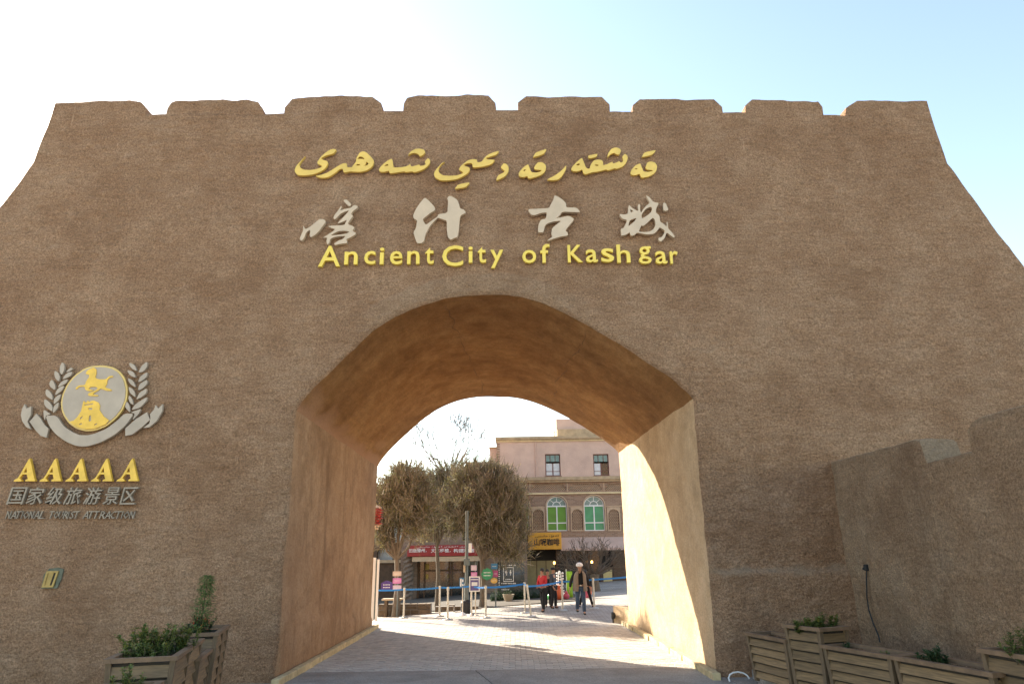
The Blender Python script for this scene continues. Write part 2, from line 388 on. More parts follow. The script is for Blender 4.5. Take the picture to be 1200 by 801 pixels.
# wandering dark cracks across the vault
M_crack = mat('dark_crack', (.15, .078, .034), 1, var=.3, scale=8)
def vault_pt(x, y):
    z = interp(arch_r, x); return PT(x, y, z)+D((x, y, z), .75)+Vector((0, 0, -.012))
for seed_, xa_, xb_ in ((1, 1.55, 1.05), (2, -1.35, -.75)):
    m = MB(); vs_ = []; NN = 110; ww = 0
    for j in range(NN+1):
        f = j/NN; y = YF+.25+f*(YB-YF-.5); x = xa_+(xb_-xa_)*f+.22*noise.noise(Vector((y*.5, seed_*5, 0)))+.09*noise.noise(Vector((y*2.2, seed_*9, 0)))+.03*noise.noise(Vector((y*8, seed_, 2)))
        wd = .012*max(.08, min(1, .6+1.8*noise.noise(Vector((y*1.3, seed_*3, 4)))))*(1 if 3 < j < NN-3 else .2)
        vs_ += [vault_pt(x-wd, y), vault_pt(x+wd, y)]
    m.add(vs_, [(2*j, 2*j+1, 2*j+3, 2*j+2) for j in range(NN)]); link('crack', m, M_crack, gate)
# merlons
mer_px = [
 [(61, 134), (65, 121), (152, 118.3), (165, 121), (171.7, 127), (173, 134.5)],
 [(195, 134.5), (196.7, 128), (201.7, 120.7), (206.7, 119), (240, 117.6), (290, 115.7), (303, 119.5), (308, 126), (309, 132.7)],
 [(332.7, 132.2), (333, 125), (341.7, 115.7), (376, 113.5), (436.7, 114.3), (447.7, 121.7), (448.3, 131)],
 [(473, 130.5), (474, 121.7), (478, 115), (490, 112.7), (560, 111.7), (573, 113), (581, 121.7), (581.7, 130)],
 [(608, 130), (608.3, 120.7), (618, 113.3), (705, 114), (714, 121.7), (714.7, 130.7)],
 [(741, 130.7), (741.3, 122.7), (750, 115), (837, 115.7), (847, 124.8), (848, 131.4)],
 [(873, 132.2), (873.3, 123.7), (881, 116.4), (960, 117.5), (965, 124), (966, 133)],
 [(991.8, 134), (992.3, 124.8), (1004, 116.8), (1086.4, 119.3), (1091, 134.5)]]
for mp_ in mer_px:
    pw = pf(mp_); x0, x1 = pw[0][0], pw[-1][0]
    pw2 = [pw[0]]
    for q in pw[1:]:
        pw2.append((max(q[0], pw2[-1][0]+.002), q[1]))
    cols = []
    for p, q in zip(pw2, pw2[1:]): cols += frange(p[0], q[0], .07)[:-1]
    cols.append(pw2[-1][0])
    topz = lambda x: interp(pw2, x)+(.018*noise.noise(Vector((x*4, 9, 0))) if x0+.1 < x < x1-.1 else 0)
    m = MB(); a, f, p, nn = wall_patch(cols, lambda x: interp(UT, x), lambda x: max(topz(x), interp(UT, x)+.001), .07, front_y); m.add(a, f)
    # chamfered front lip, then the top surface running back
    tops = [a[i*nn+nn-1] for i in range(len(cols))]; K = len(tops)
    v2 = []
    for dy, dz in ((0, 0), (.05, .01), (.35, .02), (.75, 0), (.75, -.5)):
        v2 += [t+Vector((0, dy, dz if 0 < i < K-1 else min(dz, 0)))+(D(t+Vector((0, dy*3, 0)), .3) if dy else Vector()) for i, t in enumerate(tops)]
    m.add(v2, [(r*K+i, r*K+i+1, (r+1)*K+i+1, (r+1)*K+i) for r in range(4) for i in range(K-1)])
    o = link('merlon', m, M_gate, gate, smooth=1); finish_relief(o, p+[0]*len(v2))

# ================================================================== the wing wall on the right, running towards the viewer
XW = 5.75
def wing_top(y):
    z0 = 3.49
    # one crenel between y 9.6 and 8.6 with rounded shoulders
    if y > 9.58: return z0 - (.05*max(0, (9.9-y)/.32)**2 if y < 9.9 else 0)
    if y > 8.62: return 3.12
    return z0 - .12*max(0, 1-(8.62-y)/.25)**2
wing = empty('wing_wall', (XW+.25, 9, 0), 'low stained plaster wall jutting out from the gate on the right, behind the slatted planters', 'wall')
def wing_seg(ya, yb, z_lo, zf, name):
    cols = frange(ya, yb, .08); rows = max(2, int((max(zf(y) for y in cols)-z_lo)/.08)); vs = []
    for y in cols:
        for k in range(rows+1):
            z = z_lo+(zf(y)-z_lo)*k/rows
            vs.append(Vector((XW, y, z))+D((XW+3, y, z), .9))
    n = rows+1; m = MB(); m.add(vs, [(i*n+k, i*n+k+1, (i+1)*n+k+1, (i+1)*n+k) for i in range(len(cols)-1) for k in range(rows)])
    pale = [(.45*sm(.07, 0, zf(cols[i_//n])-vs[i_].z) if zf(cols[i_//n]) > 3.2 or True else 0)*(.4+.6*abs(noise.noise(Vector((vs[i_].y*4, 1, 0))))*2) for i_ in range(len(vs))]
    if name == 'low': pale = [0 if not (8.6 < v_.y < 9.58) else p_ for p_, v_ in zip(pale, vs)]
    tops = [vs[i*n+rows] for i in range(len(cols))]; K = len(tops); v2 = []
    for dx, dz in ((0, 0), (.03, .015), (.25, .03), (.47, .015), (.52, -.03), (.52, -3.6)):
        v2 += [t+Vector((dx, 0, dz)) for t in tops]
    m.add(v2, [(r*K+i, r*K+i+1, (r+1)*K+i+1, (r+1)*K+i) for r in range(5) for i in range(K-1)]); pale += [.4]*len(v2)
    # end faces: light from the open sky painted in as a paler tone
    for e in (0, len(cols)-1):
        zt = zf(cols[e]); y = cols[e]; lo = [vs[e*n+k] for k in range(n)]; v3 = []
        NX = 8
        for k, q in enumerate(lo):
            for j in range(NX+1):
                fx = j/NX
                z = q.z
                if name == 'm1' and k > rows-5: z -= .24*max(0, (fx-.35)/.65)**2*(k-(rows-5))/5
                v3.append(Vector((q.x+.52*fx, q.y+(0 if name != 'm1' else .10*max(0, (fx-.6)/.4)**2), z)))
        m.add(v3, [(k*(NX+1)+j, k*(NX+1)+j+1, (k+1)*(NX+1)+j+1, (k+1)*(NX+1)+j) for k in range(n-1) for j in range(NX)])
        pale += [.28]*len(v3)
    o = link('merlon' if name != 'low' else 'lower_wall', m, M_wing, wing, smooth=1); finish_relief(o, pale)
wing_seg(1.0, YF+.3, -.1, lambda y: 3.12, 'low')
wing_seg(9.58, YF+.3, 3.12, wing_top, 'm1')
wing_seg(1.0, 8.6, 3.12, wing_top, 'm2')

# ================================================================== ground
mb = MB()
gx = [-400, -120, -60, -30, -16, -12, -9, -7, -5.5, -4.5]+frange(-4, 4, .5)+[4.5, 5.5, 7, 9, 12, 16, 30, 60, 120, 400]
gy = [-400, -100, -20, 0, 6, 10, 12]+frange(13, 45, 1)+[50, 60, 80, 130, 300, 900]
mb.add([(x, y, GZ(x, y)-.06 if y < 21.0 else GZ(x, y)) for y in gy for x in gx],
       [(j*len(gx)+i, j*len(gx)+i+1, (j+1)*len(gx)+i+1, (j+1)*len(gx)+i) for j in range(len(gy)-1) for i in range(len(gx)-1)])
def paving_mat(name):
    m = bpy.data.materials.new(name); m.use_nodes = True; t = m.node_tree; N = t.nodes; L = t.links; b = N['Principled BSDF']
    b.inputs['Roughness'].default_value = .9
    tc = N.new('ShaderNodeTexCoord'); br = N.new('ShaderNodeTexBrick'); L.new(tc.outputs['Object'], br.inputs[0])
    br.inputs['Scale'].default_value = 1; br.inputs['Brick Width'].default_value = .24; br.inputs['Row Height'].default_value = .12; br.inputs['Mortar Size'].default_value = .008
    br.inputs['Color1'].default_value = (.46, .41, .36, 1); br.inputs['Color2'].default_value = (.36, .32, .28, 1); br.inputs['Mortar'].default_value = (.18, .16, .14, 1)
    nz = N.new('ShaderNodeTexNoise'); nz.inputs['Scale'].default_value = 1.3; nz.inputs['Detail'].default_value = 6; L.new(tc.outputs['Object'], nz.inputs[0])
    cr = N.new('ShaderNodeValToRGB'); cr.color_ramp.elements[0].position = .3; cr.color_ramp.elements[1].position = .7; cr.color_ramp.elements[0].color = (.75,)*3+(1,); cr.color_ramp.elements[1].color = (1.1,)*3+(1,)
    L.new(nz.outputs[0], cr.inputs[0]); mx = N.new('ShaderNodeMix'); mx.data_type = 'RGBA'; mx.blend_type = 'MULTIPLY'; mx.inputs[0].default_value = 1
    L.new(br.outputs[0], mx.inputs[6]); L.new(cr.outputs[0], mx.inputs[7]); L.new(mx.outputs[2], b.inputs['Base Color'])
    bp = N.new('ShaderNodeBump'); bp.inputs['Distance'].default_value = .006; L.new(br.outputs['Fac'], bp.inputs['Height']); bp.invert = True; L.new(bp.outputs[0], b.inputs['Normal'])
    return m
M_paving = paving_mat('plaza_paving')
link('ground', mb, M_paving, kind='structure')

floor = empty('passage_floor', (0, 13.6, 0), None, None, kind='structure')
m = MB(); m.box(XL-.05, XR+.05, YF-4, 21.02, -.055, -.035); link('bedding', m, M_joint, floor)
# concrete slabs in front, with open joints between them; the front row sits outside the gate
YJ = 13.55
jx = [onZ(557, 783, 0).x, onZ(578, 801, 0).x]
slabs = [(-14, XL-.02, -2, 12.42), (XR+.02, 5.74, -2, 12.42)]
def slab(poly, nm='concrete_slab'):
    m = MB(); m.prism(poly, [], lambda a, b, d: Vector((a, b, d+.004*noise.noise(Vector((a, b, 0))))), -.04, 0.0); return link(nm, m, M_slab, floor)
g = .012
slab([(-14, 4), (-4.2, 4), (-4.0, 12.44), (-14, 12.44)])
slab([(-4.19, 4), (-1.3, 4), (jx[1]-.1, 9.6), (jx[1]-g, 12.1), (jx[0]-g, YJ-g), (XL+.01, YJ-g), (XL+.01, 12.46), (-3.99, 12.44)])
slab([(-1.28, 4), (3.4, 4), (3.45, 12.44), (XR-.01, 12.46), (XR-.01, YJ-g), (jx[0]+g, YJ-g), (jx[1]+g, 12.1), (jx[1]-.08, 9.6)])
slab([(3.42, 4), (5.74, 4), (5.74, 12.44), (3.47, 12.44)])
# pavers, running bond; the nearest 300 are objects, the rest one mesh
bw, bh = .235, .118; rest = MB(); nb = 0; shared = []
for k in range(6):
    q = MB(); rr = random.Random(k); q.bev(-bw/2+.005, bw/2-.005, -bh/2+.005, bh/2-.005, -.03, .0+rr.uniform(-.003, .003), b=.007); shared.append(q)
meshes = []
for q in shared:
    ob = link('paver', q, M_paver, floor, world=False); meshes.append(ob)
first = dict((i, True) for i in range(6))
y = YJ+bh/2; row = 0
while y < 21.0:
    x = XL+.02+(bw/2 if row % 2 else 0)
    while x < XR:
        z = -.002+.006*noise.noise(Vector((x*1.2, y*1.2, 0))); k = random.randrange(6)
        if nb < 300:
            if nb < 6: ob = meshes[nb]
            else: ob = meshes[k].copy(); COL.objects.link(ob)
            ob.location = Vector((x, y, z))-worldloc(floor); ob.rotation_euler = (random.uniform(-.012, .012), random.uniform(-.012, .012), random.uniform(-.015, .015)); nb += 1
        else:
            M = Matrix.Translation((x, y, z+random.uniform(-.003, .003))) @ Matrix.Rotation(random.uniform(-.015, .015), 4, 'Z') @ Matrix.Rotation(random.uniform(-.012, .012), 4, 'X')
            rest.box(-bw/2+.006, bw/2-.006, -bh/2+.006, bh/2-.006, -.03, 0, tone=random.random(), M=M)
        x += bw
    y += bh; row += 1
link('far_pavers', rest, M_paver, floor, kind='stuff')
# kerbs along the jambs
def kerb(x0, x1, label):
    t = empty('kerb', ((x0+x1)/2, (YF+YB)/2, 0), label, 'kerb', 'painted kerbs along the passage walls')
    y = YF-.35
    while y < YB+.1:
        y2 = min(y+1.05, YB+.25); m = MB(); e = random.uniform(-.008, .008)
        e -= .12*max(0, (y-YF)/(YB-YF)); m.bev(x0+e, x1+e, y+.004, y2-.004, -.04, .105+random.uniform(-.004, .004), b=.012); link('kerb_stone', m, M_kerb, t, smooth=1); y = y2
kerb(XL+.06, XL+.19, 'yellow painted kerb at the foot of the shaded left passage wall')
kerb(XR-.19, XR-.06, 'yellow painted kerb at the foot of the sunlit right passage wall')

# ================================================================== lettering and emblems on the gate
def wall_fn(y0): return lambda a, b, d: Vector((a, y0-d, b))
STAND = .03                                        # letters stand off the plaster
def cut(out, holes, org, sc, Y=YF):
    f = lambda l: [(onY(org[0]+a/sc, org[1]+b/sc, Y).x, onY(org[0]+a/sc, org[1]+b/sc, Y).z) for a, b in l]
    return f(out), [f(h) for h in holes]
def letter(parent, name, out, holes, org, sc, mt, th=.06, y0=None, depth=STAND, smoothn=1, **kw):
    o_, h_ = cut(out, holes, org, sc)
    if smoothn:
        def ch(l):                                  # one corner-cutting pass keeps the brush-like curves
            r = []
            for i in range(len(l)):
                p, q = l[i], l[(i+1) % len(l)]; r += [(p[0]*.82+q[0]*.18, p[1]*.82+q[1]*.18), (p[0]*.18+q[0]*.82, p[1]*.18+q[1]*.82)]
            return r
        o_ = ch(o_); h_ = [ch(x) for x in h_]
    m = MB(); m.prism(o_, h_, wall_fn(y0 or YF), depth, depth+th); return link(name, m, mt, parent, **kw)

def glyph(body, bold=0, shear=0, res=3):
    c = bpy.data.curves.new('t', 'FONT'); c.body = body; c.offset = bold; c.shear = shear; c.resolution_u = res
    o = bpy.data.objects.new('t', c); COL.objects.link(o); bpy.context.view_layer.update()
    dg = bpy.context.evaluated_depsgraph_get(); me = o.evaluated_get(dg).to_mesh()
    vs = [(v.co.x, v.co.y) for v in me.vertices]; fs = [tuple(p.vertices) for p in me.polygons]
    o.evaluated_get(dg).to_mesh_clear(); bpy.data.objects.remove(o); bpy.data.curves.remove(c)
    return vs, fs
GC = {}
def add_text(m, body, fn, box, th, bold=0, shear=0, d0=0, tone=.5, res=3):
    """fit the text's outline to box (a0, a1, b0, b1) in the plane of fn and give it thickness"""
    key = (body, bold, shear, res)
    if key not in GC: GC[key] = glyph(body, bold, shear, res)
    vs, fs = GC[key]
    # weld doubles so borders are found
    ix = {}; mp = []; P = []
    for v in vs:
        k = (round(v[0], 5), round(v[1], 5))
        if k not in ix: ix[k] = len(P); P.append(v)
        mp.append(ix[k])
    fs = [tuple(dict.fromkeys(mp[i] for i in f)) for f in fs]; fs = [f for f in fs if len(f) > 2]
    xs = [p[0] for p in P]; zs = [p[1] for p in P]; x0, x1, z0, z1 = min(xs), max(xs), min(zs), max(zs)
    a0, a1, b0, b1 = box
    Q = [(a0+(p[0]-x0)/(x1-x0+1e-9)*(a1-a0), b0+(p[1]-z0)/(z1-z0+1e-9)*(b1-b0)) for p in P]
    ec = {}
    for f in fs:
        for i in range(len(f)):
            e = (f[i], f[(i+1) % len(f)]); ec[frozenset(e)] = ec.get(frozenset(e), 0)+1
    n = len(Q); V = [fn(a, b, d0+th) for a, b in Q]; Fs = list(fs)
    if th > 0:
        V += [fn(a, b, d0) for a, b in Q]; Fs += [tuple(i+n for i in f[::-1]) for f in fs]
        Fs += [tuple(e)+(tuple(e)[1]+n, tuple(e)[0]+n) for e, c in ec.items() if c == 1]
    m.add(V, Fs, tone)
def pbox(u0, v0, u1, v1, Y=YF):
    p, q = onY((u0+u1)/2, v1, Y), onY((u0+u1)/2, v0, Y)
    return onY(u0, (v0+v1)/2, Y).x, onY(u1, (v0+v1)/2, Y).x, p.z, q.z

ug = empty('uyghur_inscription', onY(560, 200, YF), 'golden Uyghur script across the gate wall, topmost of the three lines of lettering', 'inscription', 'lettering over the arch')
S12 = 12.0
for out, hs, org, sc in [
 ([(240,180),(170,250),(110,320),(80,380),(90,420),(130,455),(200,460),(320,450),(430,415),(510,360),(550,290),(540,260),(460,235),(455,215),(520,180),(625,155),(665,100),(640,88),(580,95),(500,150),(440,210),(400,270),(400,295),(465,325),(455,345),(390,370),(300,385),(210,380),(160,350),(145,310),(180,250)], [], (340,170), S12),
 ([(370,465),(400,460),(460,450),(540,420),(620,370),(700,320),(760,290),(810,290),(815,345),(880,345),(905,310),(938,270),(942,235),(950,205),(990,140),(1040,120),(1090,140),(1150,200),(1190,250),(1185,300),(1150,350),(1090,390),(1000,410),(900,405),(870,400),(800,415),(765,415),(755,365),(710,370),(640,430),(560,480),(500,492),(430,490)],
  [[(958,236),(975,205),(1000,192),(1040,205),(1065,238),(1030,228),(990,226)], [(935,322),(955,300),(1000,303),(990,320)], [(1085,265),(1100,275),(1115,300),(1085,320),(1050,330),(1075,305)]], (340,170), S12),
 ([(55,380),(80,340),(130,290),(200,240),(245,225),(255,290),(265,350),(380,345),(450,330),(500,300),(500,325),(520,335),(560,325),(630,305),(625,325),(660,325),(700,315),(715,300),(700,265),(745,215),(770,235),(775,280),(740,330),(680,375),(600,405),(540,415),(530,400),(430,415),(420,400),(330,415),(210,432),(200,390),(140,410),(80,408)], [[(135,320),(180,298),(192,308),(185,325),(145,328)]], (440,170), S12),
 ([(460,180),(510,120),(570,88),(640,85),(690,100),(710,135),(680,170),(635,195),(610,160),(570,145),(520,148)], [], (440,170), S12),
 ([(265,265),(220,285),(170,340),(120,400),(108,450),(130,490),(200,528),(300,530),(420,515),(510,475),(580,430),(615,375),(600,345),(525,320),(540,300),(600,285),(645,290),(650,350),(760,340),(860,320),(920,295),(958,250),(950,240),(850,235),(835,215),(900,195),(980,170),(1018,125),(1000,118),(930,140),(870,165),(820,205),(775,270),(712,275),(710,235),(640,232),(580,250),(520,295),(470,345),(458,380),(520,415),(510,430),(430,460),(330,465),(240,460),(190,430),(170,390),(180,345),(220,295)], [], (500,170), S12),
 ([(395,650),(445,585),(600,555),(605,570),(550,625)], [], (500,170), S12),
 ([(1085,285),(1130,305),(1155,345),(1150,410),(1100,475),(975,535),(1000,460),(1080,420),(1105,400),(1050,355),(1045,340)], [], (500,170), S12),
 ([(90,440),(110,400),(160,345),(225,300),(245,350),(270,415),(340,420),(400,405),(420,385),(330,378),(305,355),(330,310),(370,272),(420,275),(465,305),(478,345),(465,400),(420,445),(340,480),(230,505),(215,465),(160,485),(110,475)], [[(152,390),(185,372),(195,385),(175,400)]], (600,170), S12),
 ([(290,205),(330,140),(400,115),(475,90),(480,105),(440,160),(360,190)], [], (600,170), S12),
 ([(755,318),(758,360),(730,420),(690,480),(640,520),(560,528),(490,518),(520,500),(600,460),(680,400),(730,350)], [], (600,170), S12),
 ([(40,340),(60,300),(120,240),(180,190),(200,240),(235,325),(275,335),(290,280),(330,225),(380,215),(430,220),(450,250),(448,290),(500,275),(570,240),(570,265),(600,262),(660,232),(665,255),(700,245),(705,215),(690,180),(725,140),(755,165),(765,200),(740,260),(700,305),(620,335),(600,325),(510,355),(490,340),(400,365),(300,380),(220,405),(195,380),(185,340),(130,365),(70,365)], [[(100,285),(140,262),(155,275),(140,292)], [(340,280),(380,278),(395,292),(360,298)]], (665,170), 10.909),
 ([(255,165),(310,155),(375,140),(375,170),(340,190),(270,202)], [], (665,170), 10.909),
 ([(500,190),(510,140),(550,80),(600,62),(650,70),(680,100),(655,155),(620,150),(590,130),(545,145)], [], (665,170), 10.909),
 ([(795,380),(815,335),(860,290),(920,262),(935,300),(965,370),(1030,372),(1080,360),(1085,350),(1010,345),(985,320),(1010,250),(1060,238),(1110,255),(1135,295),(1130,350),(1090,400),(1020,435),(935,448),(915,395),(860,415),(805,410)], [[(845,335),(880,325),(888,335),(860,342)]], (665,170), 10.909),
 ([(935,185),(975,125),(1050,108),(1115,95),(1115,110),(1070,155),(1000,175)], [], (665,170), 10.909)]:
    letter(ug, 'letter', out, hs, org, sc, M_goldscript)

zh = empty('chinese_inscription', onY(575, 260, YF), 'line of large grey-beige brush-style Chinese characters across the gate wall', 'inscription', 'lettering over the arch')
K1 = 12.325; K2 = 13.343
for out, hs, org, sc in [
 ([(85,450),(100,480),(120,510),(180,480),(260,415),(330,360),(400,375),(408,415),(370,460),(320,530),(260,590),(195,628),(180,600),(190,520),(150,540),(125,570),(105,630),(65,680),(35,650),(60,590),(90,520)], [], (350,230), K1),
 ([(660,90),(715,85),(780,155),(750,185),(700,140)], [], (350,230), K1),
 ([(635,170),(640,195),(615,245),(680,220),(770,205),(820,160),(875,180),(860,210),(800,250),(770,295),(805,315),(780,350),(720,435),(800,465),(825,490),(790,535),(845,560),(830,590),(760,630),(705,655),(720,690),(710,710),(620,720),(540,738),(530,715),(600,670),(650,655),(700,605),(620,610),(540,620),(475,650),(465,700),(435,735),(420,690),(430,625),(370,635),(430,595),(500,550),(550,510),(490,490),(440,465),(540,458),(680,450),(700,405),(715,375),(640,410),(575,430),(620,380),(690,310),(750,240),(690,255),(620,290),(570,345),(540,372),(520,350),(540,300),(590,240)], [[(475,602),(540,562),(600,535),(700,533),(755,546),(715,572),(600,590)]], (350,230), K1),
 ([(245,60),(300,100),(350,150),(410,220),(400,265),(340,295),(270,350),(210,400),(265,488),(340,430),(445,360),(455,320),(600,300),(605,180),(612,110),(595,75),(630,30),(680,50),(750,95),(780,160),(795,230),(850,245),(890,295),(800,340),(785,420),(775,580),(750,680),(700,690),(650,720),(605,670),(590,560),(590,420),(530,400),(450,372),(400,420),(320,510),(250,650),(240,730),(200,770),(130,770),(100,700),(70,600),(110,540),(130,410),(80,390),(65,340),(110,240),(170,150)], [], (480,230), K2),
 ([(460,25),(510,45),(580,90),(640,150),(640,215),(780,215),(820,235),(865,290),(720,285),(580,280),(530,350),(480,382),(580,365),(660,345),(710,355),(760,390),(750,420),(680,500),(625,570),(665,605),(668,650),(560,665),(490,685),(330,740),(430,668),(410,630),(420,540),(500,470),(570,420),(450,430),(350,460),(310,495),(290,600),(215,605),(200,560),(215,470),(250,405),(325,390),(345,290),(250,300),(150,335),(100,330),(55,260),(60,240),(200,235),(375,225),(400,170),(440,100)], [], (615,230), K2),
 ([(220,175),(260,220),(340,265),(365,265),(350,185),(370,160),(390,180),(385,240),(400,300),(430,250),(480,190),(540,145),(510,90),(475,25),(530,50),(590,130),(680,145),(640,220),(630,290),(690,345),(695,430),(750,470),(803,515),(800,430),(815,450),(820,540),(880,600),(925,665),(915,685),(860,650),(800,600),(770,690),(710,745),(680,730),(670,685),(720,680),(765,610),(770,570),(690,520),(660,570),(600,625),(490,635),(400,615),(340,605),(300,640),(260,655),(235,640),(230,600),(160,640),(95,655),(95,600),(85,545),(130,540),(190,410),(110,390),(70,330),(75,315),(140,325),(200,310),(205,200)],
  [[(235,240),(285,275),(240,290)], [(230,410),(335,375),(300,430),(205,510),(215,450)], [(412,320),(470,240),(540,205),(573,215),(565,280),(500,340),(420,385),(410,355)], [(405,495),(440,500),(490,460),(540,410),(590,372),(618,410),(628,480),(605,540),(555,580),(500,594),(430,598),(365,590),(390,530)]], (720,230), 13.347),
 ([(745,140),(785,145),(830,255),(780,270),(750,255)], [], (720,230), 13.347)]:
    letter(zh, 'character_stroke', out, hs, org, sc, M_stonegrey, th=.08)

en = empty('english_inscription', onY(585, 305, YF), 'bright yellow line reading Ancient City of Kashgar just above the arch', 'inscription', 'lettering over the arch')
for ch, u0, v0, u1, v1 in [('A',375,290.5,400.4,314.4),('n',405,297,420.3,311.9),('c',428,296.5,441,311.8),('i',446,292.5,451,311.8),('e',458,296.5,472.5,312),('n',478,296.3,492.3,311.5),('t',499,292.5,509,311.5),
        ('C',518.8,290,543.2,314),('i',549.4,291.3,554.3,310),('t',560,291.8,569.8,310),('y',575,295,589.8,316.2),('o',612,295.2,628.2,310.4),('f',633,288.3,644,310),
        ('K',664.8,289.3,682,309.5),('a',686,294.5,699.8,309.5),('s',703.8,293.3,718.8,309.2),('h',722,288.8,737.5,310),('g',747.5,291,762.2,311.2),('a',767,296.5,780.6,311.2),('r',784,296.5,793.4,311.2)]:
    m = MB(); add_text(m, ch, wall_fn(YF), pbox(u0, v0, u1, v1), .07, bold=.010, d0=STAND); link('letter', m, M_yellow, en)

# emblem: shield-like disc with horse and tower, wreath and ribbon
em = empty('tourism_emblem', onY(112, 475, YF), 'round grey emblem with golden horse and tower, ringed by a laurel wreath and ribbon', 'emblem')
disc = [(72,430),(85,350),(130,250),(200,165),(300,95),(380,76),(470,72),(560,88),(620,125),(670,190),(697,290),(690,390),(650,490),(590,565),(500,640),(400,680),(310,688),(220,665),(150,615),(100,545),(80,490)]
cx_, cy_ = 385, 380
inner = [(cx_+(a-cx_)*.945, cy_+(b-cy_)*.945) for a, b in disc]
E8 = (65, 420); S8 = 8.01
letter(em, 'gold_rim', disc, [], E8, S8, M_goldpale, th=.05, depth=.02)
letter(em, 'grey_disc', inner, [], E8, S8, M_greyplate, th=.012, depth=.0701)
letter(em, 'horse', [(310,150),(330,120),(365,105),(385,95),(410,110),(412,150),(400,190),(430,205),(500,205),(530,175),(565,172),(565,185),(535,190),(512,215),(510,250),(490,280),(555,300),(550,315),(500,310),(450,290),(430,310),(400,325),(375,345),(430,352),(425,362),(370,362),(340,358),(330,345),(345,330),(400,310),(425,290),(410,275),(360,275),(340,290),(350,300),(390,305),(350,318),(310,305),(300,270),(250,275),(225,300),(215,290),(245,262),(305,258),(320,215),(345,185),(345,160),(325,160)], [], E8, S8, M_gold, th=.014, depth=.0823)
letter(em, 'tower', [(165,598),(200,590),(235,555),(270,500),(285,430),(290,408),(300,408),(302,420),(325,417),(326,405),(338,404),(340,416),(352,414),(360,405),(390,402),(430,420),(445,450),(440,490),(480,550),(520,578),(530,588),(495,625),(400,664),(312,671),(228,648),(185,620)],
       [[(335,472),(376,470),(372,488),(340,490)], [(345,545),(362,538),(364,590),(345,600),(338,590)], [(300,440),(383,428),(383,438),(303,450)], [(262,560),(285,545),(280,565),(255,585)], [(250,620),(275,610),(280,622),(255,630)], [(390,625),(415,612),(420,622),(395,634)]], E8, S8, M_gold, th=.014, depth=.0823, smoothn=0)
EL = (20, 415); ER = (100, 415); SE = 6.97
for lf in [[(390,70),(408,100),(405,140),(385,178),(370,150),(370,110)], [(330,140),(360,160),(372,195),(362,232),(335,205),(325,170)], [(305,212),(325,240),(335,275),(328,300),(290,270),(285,240)], [(260,290),(290,310),(310,345),(312,382),(265,350),(253,325)], [(245,370),(285,395),(310,430),(312,475),(260,440),(243,410)], [(238,455),(300,495),(258,505),(250,550),(240,510)], [(480,125),(455,145),(420,155),(440,130),(460,115)], [(475,150),(460,185),(390,215),(410,180),(440,155)], [(440,212),(420,245),(350,280),(375,240),(405,218)], [(410,265),(385,305),(330,345),(345,300),(375,270)], [(380,330),(368,375),(320,418),(325,370),(350,345)], [(362,398),(358,440),(315,490),(318,440),(340,412)]]:
    letter(em, 'laurel_leaf', lf, [], EL, SE, M_greyplate, th=.05)
for lf in [[(378,75),(420,95),(440,145),(405,130),(378,100)], [(362,135),(410,150),(432,200),(390,185),(365,155)], [(368,200),(410,225),(432,280),(385,250),(368,220)], [(375,270),(415,300),(430,360),(385,325),(373,295)], [(375,340),(400,370),(412,420),(385,405),(370,370)], [(358,390),(380,425),(385,485),(345,440),(345,420)], [(523,65),(522,110),(490,150),(450,157),(475,105)], [(523,150),(520,190),(480,225),(448,235),(465,190)], [(523,212),(522,250),(480,290),(447,302),(460,250)], [(520,282),(515,325),(470,360),(432,376),(460,320)], [(523,352),(515,390),(460,445),(392,462),(430,410)], [(475,450),(455,490),(400,548),(425,490),(390,480),(430,465)]]:
    letter(em, 'laurel_leaf', lf, [], ER, SE, M_greyplate, th=.05)
letter(em, 'ribbon', [(57.3,487.7),(70.2,487.7),(78,500),(88,506.8),(97,510.5),(106,510.8),(114.3,509),(128.7,503),(141.6,493),(149.5,485.3),(160.3,485.6),(150.2,499.6),(137.3,510.4),(121.5,519),(107.2,523.3),(99,523.8),(91.7,522.6),(80.3,517.6),(68.8,509),(61.6,499.6)], [], (0, 0), 1, M_greyplate, th=.07)
for t_, og in [([(180,490),(215,530),(245,580),(280,612),(262,685),(215,670),(170,620),(125,555)], EL), ([(85,412),(100,450),(138,430),(135,500),(108,555),(138,618),(100,600),(65,550),(55,500),(65,450)], EL),
             ([(345,610),(430,535),(520,478),(545,540),(480,600),(400,660),(345,670)], ER), ([(590,420),(612,450),(648,412),(645,470),(600,550),(540,600),(490,607),(540,570),(550,525),(545,495),(580,455)], ER)]:
    letter(em, 'ribbon_tail', t_, [], og, SE, M_greyplate, th=.05, smoothn=0)
aa = empty('star_rating_letters', onY(91, 551, YF), 'row of five golden slanted serif capital As under the round emblem', 'inscription', 'lettering under the emblem')
for dx, dy in ((0, 0), (213, 0), (425, 0), (635, 0), (845, -1)):
    P = [(140,242),(145,232),(175,215),(195,185),(262,65),(275,52),(310,215),(318,230),(315,240),(235,240),(240,228),(258,222),(250,185),(215,183),(197,205),(188,218),(206,228),(205,242)]
    letter(aa, 'letter', [(a+dx, b+dy) for a, b in P], [[(222+dx,168+dy),(247+dx,125+dy),(250+dx,168+dy)]], (0, 530), 7.059, M_gold, smoothn=0, th=.06)
cz = empty('scenic_area_characters', onY(90, 581, YF), 'line of seven weathered grey Chinese characters beneath the golden As', 'inscription', 'lettering under the emblem')
for ch, u0, u1 in (('国', 13, 34.7), ('家', 35.4, 54.5), ('级', 58, 76.5), ('旅', 79, 99), ('游', 102, 122), ('景', 124.6, 143), ('区', 144.5, 163.6)):
    m = MB(); add_text(m, ch, wall_fn(YF), pbox(u0, 571, u1, 591), .06, bold=.004, shear=.15, d0=STAND, res=1); link('character', m, M_darkplate, cz)
